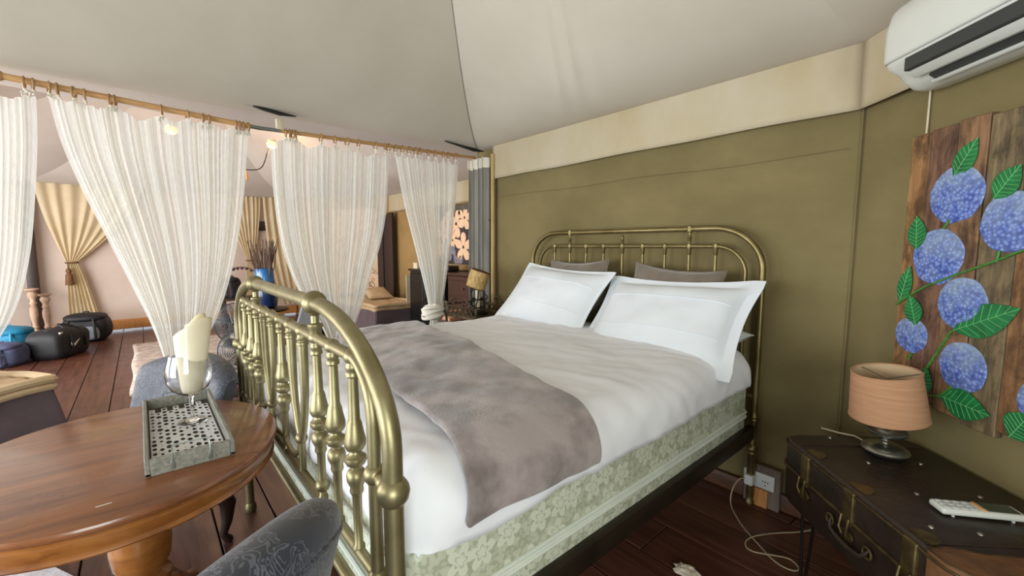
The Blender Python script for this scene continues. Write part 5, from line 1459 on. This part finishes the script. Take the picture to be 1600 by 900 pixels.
# ---- round side table with blue vase of twigs
VX, VY = -6.64, 1.27
rt = thing('side_table', 'dark round side table carrying the blue vase', 'table', (VX, VY, 0))
sub('top', MB().lathe([(0.26, 0.50), (0.28, 0.51), (0.28, 0.53), (0.26, 0.54)], (VX, VY, 0), 28), M_DARKWOOD, rt)
sub('stem', MB().lathe([(0.04, 0.03), (0.03, 0.15), (0.05, 0.3), (0.03, 0.45), (0.06, 0.5)], (VX, VY, 0), 16), M_DARKWOOD, rt)
sub('foot', MB().lathe([(0.20, 0.0), (0.20, 0.02), (0.06, 0.05)], (VX, VY, 0), 20), M_DARKWOOD, rt)
vs_ = thing('vase', 'tall blue glazed vase with a navy belly on the side table', 'vase', (VX, VY, 0.54))
sub('belly', MB().lathe([(0.10, 0.0), (0.14, 0.03), (0.155, 0.14), (0.15, 0.26), (0.125, 0.36)], (VX, VY, 0.54), 24), M_NAVYV, vs_)
sub('neck', MB().lathe([(0.125, 0.36), (0.118, 0.42), (0.118, 0.53), (0.122, 0.55), (0.112, 0.55), (0.105, 0.40)], (VX, VY, 0.54), 24, cap=False), M_BLUEV, vs_)
for k in range(46):
    a = random.uniform(0, 2 * pi); q = random.uniform(0.1, 1) ** 0.5
    x0, y0 = VX + 0.06 * q * cos(a), VY + 0.06 * q * sin(a)
    x1, y1 = VX + 0.20 * q * cos(a), VY + 0.20 * q * sin(a)
    z1 = random.uniform(1.34, 1.50)
    mid = ((x0 + x1) / 2 + random.uniform(-.03, .03), (y0 + y1) / 2 + random.uniform(-.03, .03), (0.9 + z1) / 2)
    o = link('twig', MB().tube([(x0, y0, 0.75), mid, (x1, y1, z1)], [0.0065, 0.006, 0.0045], 5), M_TWIG)
    tag(o, 'dry brown twig standing in the blue vase', 'twig', 'dry twigs in the blue vase')
sprig = thing('berry_sprig', 'dark berry sprig leaning out left of the blue vase', 'sprig', (VX, VY, 1.0))
bp = [(VX - 0.02, VY - 0.05, 1.0), (VX - 0.06, VY - 0.16, 1.10), (VX - 0.08, VY - 0.26, 1.12), (VX - 0.09, VY - 0.36, 1.10)]
sub('stem', MB().tube(smooth(bp), 0.005, 5), M_TWIG, sprig)
for k, p in enumerate(smooth(bp, 2)):
    if k % 2: sub('berry', MB().ball((p.x + 0.01, p.y, p.z + 0.016 * (-1) ** k), 0.02, 8), M_PLUM, sprig)
# ---- upright charcoal case leaning near the loose drape
uc = thing('leaning_case', 'charcoal flat case leaning behind the footboard rail', 'case', (-5.55, 1.55, 0))
Mu = Matrix.Translation((-5.55, 1.55, 0.42)) @ Matrix.Rotation(radians(35), 4, 'Z') @ Matrix.Rotation(radians(-14), 4, 'X') @ Matrix.Rotation(radians(10), 4, 'Y')
sub('shell', MB().rbox((0, 0, 0), (0.36, 0.12, 0.84), 0.03, 3, M=Mu), M_GREYCASE, uc)
sub('edge_band', MB().rbox((-0.165, 0, 0), (0.03, 0.125, 0.80), 0.01, 2, M=Mu), M_GREYN, uc)
sub('grip', MB().tube([Mu @ Vector((-0.07, 0, 0.415)), Mu @ Vector((-0.05, 0, 0.46)), Mu @ Vector((0.05, 0, 0.46)), Mu @ Vector((0.07, 0, 0.415))], 0.012, 8), M_BLACKN, uc)
# ---- low dark shelf with things left of the footboard
ls = thing('low_shelf', 'low dark wooden shelf half hidden by the widest sheer curtain', 'shelf', (-8.6, 1.22, 0))
sub('board', MB().rbox((-8.6, 1.22, 0.50), (0.4, 0.5, 0.04), 0.006), M_DARKWOOD, ls)
for dx in (-.17, .17):
    for dy in (-.21, .21): sub('leg', MB().rbox((-8.6 + dx, 1.22 + dy, 0.24), (0.04, 0.04, 0.48), 0.004), M_DARKWOOD, ls)
pack('holdall', 'black holdall on the low dark shelf beyond the curtain', (-8.62, 1.16), 0.14, 0.12, 0.36, 0.3, M_BLACKN, M_PLUM, 11.0)
for o in COL.objects:
    if o.name.startswith('holdall'): o.location.z = 0.52

# ---- black cabinet, red wood cabinet, gadgets
bc = thing('black_cabinet', 'tall black cabinet behind the knotted sheer curtain', 'cabinet', (-5.62, 3.35, 0))
sub('carcass', MB().rbox((-5.55, 3.36, 0.51), (0.98, 0.40, 1.02), 0.006, 1), M_BLACKCAB, bc, False)
sub('top_board', MB().rbox((-5.55, 3.35, 1.03), (1.02, 0.44, 0.03), 0.006, 1), M_BLACKCAB, bc, False)
for x in (-5.80, -5.30):
    dd = sub('door', MB().rbox((x, 3.152, 0.52), (0.46, 0.018, 0.92), 0.005, 1), M_BLACKCAB, bc, False)
    addto(dd, 'door_panel', MB().rbox((x, 3.142, 0.52), (0.34, 0.01, 0.76), 0.006, 1), M_BLACKCAB, False)
    addto(dd, 'knob', MB().ball((x + (0.19 if x < -5.6 else -0.19), 3.132, 0.58), 0.014, 10), M_AGEDBRASS)
rw = thing('wooden_cabinet', 'reddish wooden cabinet beside the grey drape', 'cabinet', (-4.56, 3.36, 0))
sub('carcass', MB().rbox((-4.56, 3.36, 0.50), (0.82, 0.40, 1.0), 0.008, 1), M_REDWOOD, rw, False)
sub('top_board', MB().rbox((-4.56, 3.35, 1.02), (0.86, 0.44, 0.035), 0.008, 1), M_REDWOOD, rw, False)
dd = sub('drawer', MB().rbox((-4.56, 3.15, 0.84), (0.72, 0.02, 0.2), 0.005, 1), M_REDWOOD, rw, False)
addto(dd, 'knob', MB().ball((-4.56, 3.13, 0.84), 0.015, 10), M_AGEDBRASS)
for x in (-4.75, -4.37): sub('door', MB().rbox((x, 3.15, 0.40), (0.34, 0.02, 0.6), 0.005, 1), M_REDWOOD, rw, False)
sp_ = thing('speaker_dock', 'small black dock with a lit white button on the black cabinet', 'dock', (-5.08, 3.25, 1.045))
sub('housing', MB().rbox((-5.08, 3.25, 1.085), (0.26, 0.18, 0.08), 0.015, 2), M_BLACKCAB, sp_)
sub('button', MB().lathe([(0.022, 0), (0.02, 0.006), (0.001, 0.007)], (0, 0, 0), 14, M=Matrix.Translation((-5.02, 3.158, 1.10)) @ Matrix.Rotation(radians(90), 4, 'X')), emis('lit_white_button', (235, 240, 255), 1.2), sp_)
bx = thing('card_box', 'small cream box on the left corner of the black cabinet', 'box', (-5.98, 3.27, 1.045))
sub('carton', MB().rbox((-5.98, 3.27, 1.085), (0.12, 0.12, 0.08), 0.006, 1), M_CREAMP, bx, False)
sub('carton_lid', MB().rbox((-5.98, 3.27, 1.128), (0.126, 0.126, 0.02), 0.004, 1), M_CREAMP, bx, False)
pc = thing('paper_card', 'cream card propped on the daybed against the black cabinet', 'card', (-6.12, 3.2, 0.50))
sub('sheet', MB().rbox((-6.115, 3.22, 0.72), (0.012, 0.2, 0.44), 0.003, 1), M_CREAMP, pc, False)
sub('fold', MB().rbox((-6.128, 3.22, 0.70), (0.010, 0.18, 0.38), 0.003, 1, M=None), M_CREAMP, pc, False)

# ---- pictures of the lounge
fp = thing('flower_picture', 'canvas of cream five petalled flowers above the wooden cabinets', 'painting', (-5.4, 3.55, 1.1))
px0, px1, pz0, pz1 = -5.80, -4.92, 1.13, 2.0
sub('canvas_board', MB().rbox(((px0 + px1) / 2, 3.55, (pz0 + pz1) / 2), (px1 - px0, 0.035, pz1 - pz0), 0.004, 1), M_PICDARK, fp, False)
sub('painted_band', MB().rbox(((px0 + px1) / 2, 3.5305, pz1 - 0.05), (px1 - px0 - 0.01, 0.006, 0.08), 0.002, 1), M_FOLDED, fp, False)
def flower5(cx, cz, R_, rot):
    g = MB()
    for k in range(5):
        a = rot + 2 * pi * k / 5
        pts = []
        for i in range(16):
            t = 2 * pi * i / 16
            lx = R_ * (0.56 + 0.46 * cos(t)); ly = R_ * 0.30 * sin(t) * (1 + 0.25 * cos(t))
            pts.append((lx * cos(a) - ly * sin(a), lx * sin(a) + ly * cos(a)))
        g.prism(pts, 0, 0.004 + 0.001 * k, Matrix.Translation((cx, 3.533, cz)) @ Matrix.Rotation(radians(90), 4, 'X'))
    return g
def clampx(g):
    g.v = [(min(max(p[0], px0 + 0.004), px1 - 0.004), p[1], min(max(p[2], pz0 + 0.004), pz1 - 0.004)) for p in g.v]; return g
for k, (cx, cz, R_) in enumerate([(-5.30, 1.72, 0.21), (-5.62, 1.60, 0.20), (-5.08, 1.80, 0.18), (-5.50, 1.82, 0.15), (-5.12, 1.38, 0.21), (-5.40, 1.48, 0.15), (-5.70, 1.36, 0.13)]):
    fo_ = sub('painted_flower', clampx(flower5(cx, cz, R_, k * 0.7)), M_PETAL, fp, False)
for k, (cx, cz) in enumerate([(-5.66, 1.22), (-5.48, 1.26), (-5.32, 1.20), (-5.56, 1.34), (-5.2, 1.17), (-5.38, 1.32)]):
    pts = [(0.09 * cos(2 * pi * i / 14), 0.055 * sin(2 * pi * i / 14) * (1 - 0.4 * cos(2 * pi * i / 14))) for i in range(14)]
    g = MB().prism(pts, 0, 0.003 + 0.0005 * k, Matrix.Translation((cx, 3.533, cz)) @ Matrix.Rotation(radians(90), 4, 'X') @ Matrix.Rotation(k * 1.1, 4, 'Z'))
    sub('painted_leaf', clampx(g), M_PICGREY, fp, False)
# wall panel with curling print and the espresso frame beside it, on the angled lounge wall
W3a, W3b = Vector((-7.7, 3.6)), Vector((-9.5, 2.35))
d3 = (W3b - W3a).normalized(); n3 = Vector((-d3.y, d3.x))
M3 = Matrix(((d3.x, -n3.x, 0, W3a.x), (d3.y, -n3.y, 0, W3a.y), (0, 0, 1, 0), (0, 0, 0, 1)))
lp_ = thing('printed_panel', 'faded cream panel with curling brown print beside the dark frame', 'wall panel', tuple(M3 @ Vector((0.6, -0.03, 0.4))))
sub('panel', MB().rbox((0.72, -0.03, 1.25), (1.0, 0.02, 1.7), 0.003, 1, M=M3), M_PICCREAM, lp_, False)
cur = MB()
for k in range(70):
    sx, sz = random.uniform(0.28, 1.15), 0.45 + 1.2 * random.random() ** 1.5
    R_ = random.uniform(0.03, 0.075); a0 = random.uniform(0, 6.28)
    cur.tube([M3 @ Vector((sx + R_ * (1 - i / 16) * cos(a0 + i * 0.55), -0.042, sz + R_ * (1 - i / 16) * sin(a0 + i * 0.55))) for i in range(13)], 0.005, 4)
co = sub('curling_print', cur, M_PICLINE, lp_); co['kind'] = 'stuff'
mf = thing('mirror_frame', 'tall espresso wooden frame standing behind the lounge daybed', 'frame', (-7.35, 3.45, 0))
for (x0_, y0_), (x1_, y1_) in (((-7.72, 3.40), (-7.30, 3.50)),):
    e3 = Vector((x1_ - x0_, y1_ - y0_)); L3 = e3.length; an = atan2(e3.y, e3.x)
    Mf_ = Matrix.Translation((x0_, y0_, 0)) @ Matrix.Rotation(an, 4, 'Z')
    sub('stile', MB().rbox((0.06, 0, 0.95), (0.16, 0.05, 1.9), 0.006, 1, M=Mf_), M_MIRRORFR, mf, False)
    sub('stile', MB().rbox((L3 - 0.06, -0.01, 1.0), (0.13, 0.06, 2.0), 0.006, 1, M=Mf_), M_MIRRORFR, mf, False)
    sub('field', MB().rbox((L3 / 2, 0.01, 1.0), (L3 - 0.2, 0.02, 1.86), 0.003, 1, M=Mf_), M_DARKWOOD, mf, False)
    sub('head_rail', MB().rbox((L3 / 2, 0, 1.92), (L3, 0.05, 0.09), 0.006, 1, M=Mf_), M_MIRRORFR, mf, False)
sub('sill', MB().rbox((0.62, -0.05, 0.42), (0.9, 0.05, 0.07), 0.006, 1, M=M3), M_MIRRORFR, lp_, False)

# ================================================================== WROUGHT IRON BEDSIDE TABLE AND STRAW LAMP
BXc, BYc, BZ = -2.97, 2.17, 0.80
bt = thing('bedside_table', 'bronze wrought iron bedside table with scrolled gallery', 'table', (BXc, BYc, 0))
hw_, hd_ = 0.24, 0.17
sub('top', MB().rbox((BXc, BYc, BZ), (2 * hw_, 2 * hd_, 0.025), 0.006), M_IRONBROWN, bt)
for sx in (-1, 1):
    for sy in (-1, 1):
        sub('leg', MB().tube([(BXc + sx * hw_ * 0.95, BYc + sy * hd_ * 0.92, 0.0), (BXc + sx * hw_ * 0.88, BYc + sy * hd_ * 0.86, 0.3), (BXc + sx * hw_ * 0.95, BYc + sy * hd_ * 0.92, BZ)], 0.011, 8), M_IRONBROWN, bt)
        sub('gallery_post', MB().tube([(BXc + sx * hw_, BYc + sy * hd_, BZ), (BXc + sx * hw_, BYc + sy * hd_, BZ + 0.10)], 0.008, 8), M_IRONBROWN, bt)
for yy in (BYc - hd_, BYc + hd_):
    sub('gallery_rail', MB().tube([(BXc - hw_, yy, BZ + 0.085), (BXc + hw_, yy, BZ + 0.085)], 0.007, 8), M_IRONBROWN, bt)
    sub('gallery_rail', MB().tube([(BXc - hw_, yy, BZ + 0.02), (BXc + hw_, yy, BZ + 0.02)], 0.006, 8), M_IRONBROWN, bt)
    for k in range(7):
        x = BXc - hw_ + 0.04 + k * (2 * hw_ - 0.08) / 6
        sub('gallery_ring', MB().torus((0, 0, 0), 0.027, 0.005, 18, 5, M=Matrix.Translation((x, yy, BZ + 0.052)) @ Matrix.Rotation(radians(90), 4, 'X')), M_IRONBROWN, bt)
    for s in (-1, 1):
        sc = []
        for i in range(20):
            a = i * 0.42; r = 0.036 * (1 - i / 24)
            sc.append((BXc + s * (0.085 - r * cos(a)), yy, BZ + 0.125 + r * sin(a)))
        sc2 = [(BXc + s * hw_, yy, BZ + 0.125), (BXc + s * (hw_ - 0.02), yy, BZ + 0.105), (BXc + s * (hw_ - 0.06), yy, BZ + 0.10), (BXc + s * (hw_ - 0.11), yy, BZ + 0.135), (BXc + s * (hw_ - 0.15), yy, BZ + 0.162), (BXc + s * 0.085, yy, BZ + 0.16)]
        sub('scroll', MB().tube(sc, 0.006, 6), M_IRONBROWN, bt)
        sub('scroll', MB().tube(smooth(sc2), 0.006, 6), M_IRONBROWN, bt)
for xx in (BXc - hw_, BXc + hw_):
    sub('gallery_rail', MB().tube([(xx, BYc - hd_, BZ + 0.085), (xx, BYc + hd_, BZ + 0.085)], 0.007, 8), M_IRONBROWN, bt)
sub('lower_shelf', MB().rbox((BXc, BYc, 0.3), (2 * hw_ * 0.85, 2 * hd_ * 0.82, 0.014), 0.004), M_IRONBROWN, bt)
sl = thing('straw_lamp', 'small iron lamp with a tilted woven straw shade by the pillows', 'lamp', (BXc + 0.03, BYc, BZ + 0.0125))
lz = BZ + 0.0125; lx_, ly_ = BXc + 0.03, BYc
sub('base', MB().lathe([(0.085, 0), (0.085, 0.012), (0.07, 0.02), (0.06, 0.03)], (lx_, ly_, lz), 20), M_IRON, sl)
for k in range(6):
    a = 2 * pi * k / 6
    pts = [(lx_ + 0.055 * cos(a), ly_ + 0.055 * sin(a), lz + 0.02), (lx_ + 0.068 * cos(a + .2), ly_ + 0.068 * sin(a + .2), lz + 0.08), (lx_ + 0.055 * cos(a + .4), ly_ + 0.055 * sin(a + .4), lz + 0.13), (lx_ + 0.066 * cos(a + .5), ly_ + 0.066 * sin(a + .5), lz + 0.19), (lx_ + 0.05 * cos(a + .6), ly_ + 0.05 * sin(a + .6), lz + 0.225)]
    sub('cage_bar', MB().tube(pts, 0.006, 6), M_IRON, sl)
for z in (0.06, 0.13, 0.22): sub('cage_ring', MB().torus((lx_, ly_, lz + z), 0.058, 0.006, 24, 6), M_IRON, sl)
sub('candle_tube', MB().lathe([(0.02, 0.02), (0.02, 0.24)], (lx_, ly_, lz), 12), M_CREAMP, sl)
Msh = Matrix.Translation((lx_ + 0.005, ly_, lz + 0.30)) @ Matrix.Rotation(radians(18), 4, Vector((_f.x, _f.y, 0)).normalized())
sub('shade', MB().lathe([(0.078, -0.075), (0.082, -0.075), (0.086, 0.0), (0.082, 0.075), (0.078, 0.075)], (0, 0, 0), 32, M=Msh, cap=False), M_BAMBOO, sl)
sub('shade_lining', MB().lathe([(0.079, -0.072), (0.079, 0.072)], (0, 0, 0), 32, M=Msh, cap=False), M_DARKWOOD, sl)
for z in (-0.075, 0.075): sub('shade_rim', MB().torus((0, 0, z), 0.082, 0.004, 32, 6, M=Msh), M_TASSEL, sl)
# peach topped stool with a bright folded cloth, between drape and cabinet
ps = thing('peach_stool', 'peach topped stool beyond the far side of the bed', 'stool', (-3.58, 2.36, 0))
sub('top', MB().rbox((-3.58, 2.36, 0.705), (0.42, 0.40, 0.035), 0.008), M_PEACHTOP, ps)
for sx in (-1, 1):
    for sy in (-1, 1): sub('leg', MB().rbox((-3.58 + sx * 0.17, 2.36 + sy * 0.16, 0.345), (0.035, 0.035, 0.69), 0.004), M_REDWOOD, ps)
sub('apron', MB().rbox((-3.58, 2.36, 0.65), (0.36, 0.34, 0.07), 0.004), M_REDWOOD, ps)
cl = MB()
def clf(u, v):
    a, b_ = 2 * pi * u, pi * v
    return (-3.70 + 0.07 * sin(b_) * cos(a), 2.28 + 0.05 * sin(b_) * sin(a), 0.762 - 0.037 * cos(b_) * (1 + 0.2 * sin(3 * a)))
bc_ = thing('folded_scarf', 'red and grey folded cloth on the peach stool', 'cloth', (-3.70, 2.28, 0.7225))
sub('red_fold', MB().grid(clf, 20, 12, closed_u=True), M_RED, bc_)
sub('grey_fold', MB().grid(lambda u, v: (lambda p: (p[0] + 0.015, p[1] + 0.02, 0.7225 + (p[2] - 0.7225) * 1.5))(clf(u, v)), 20, 12, closed_u=True), M_GREYN, bc_)
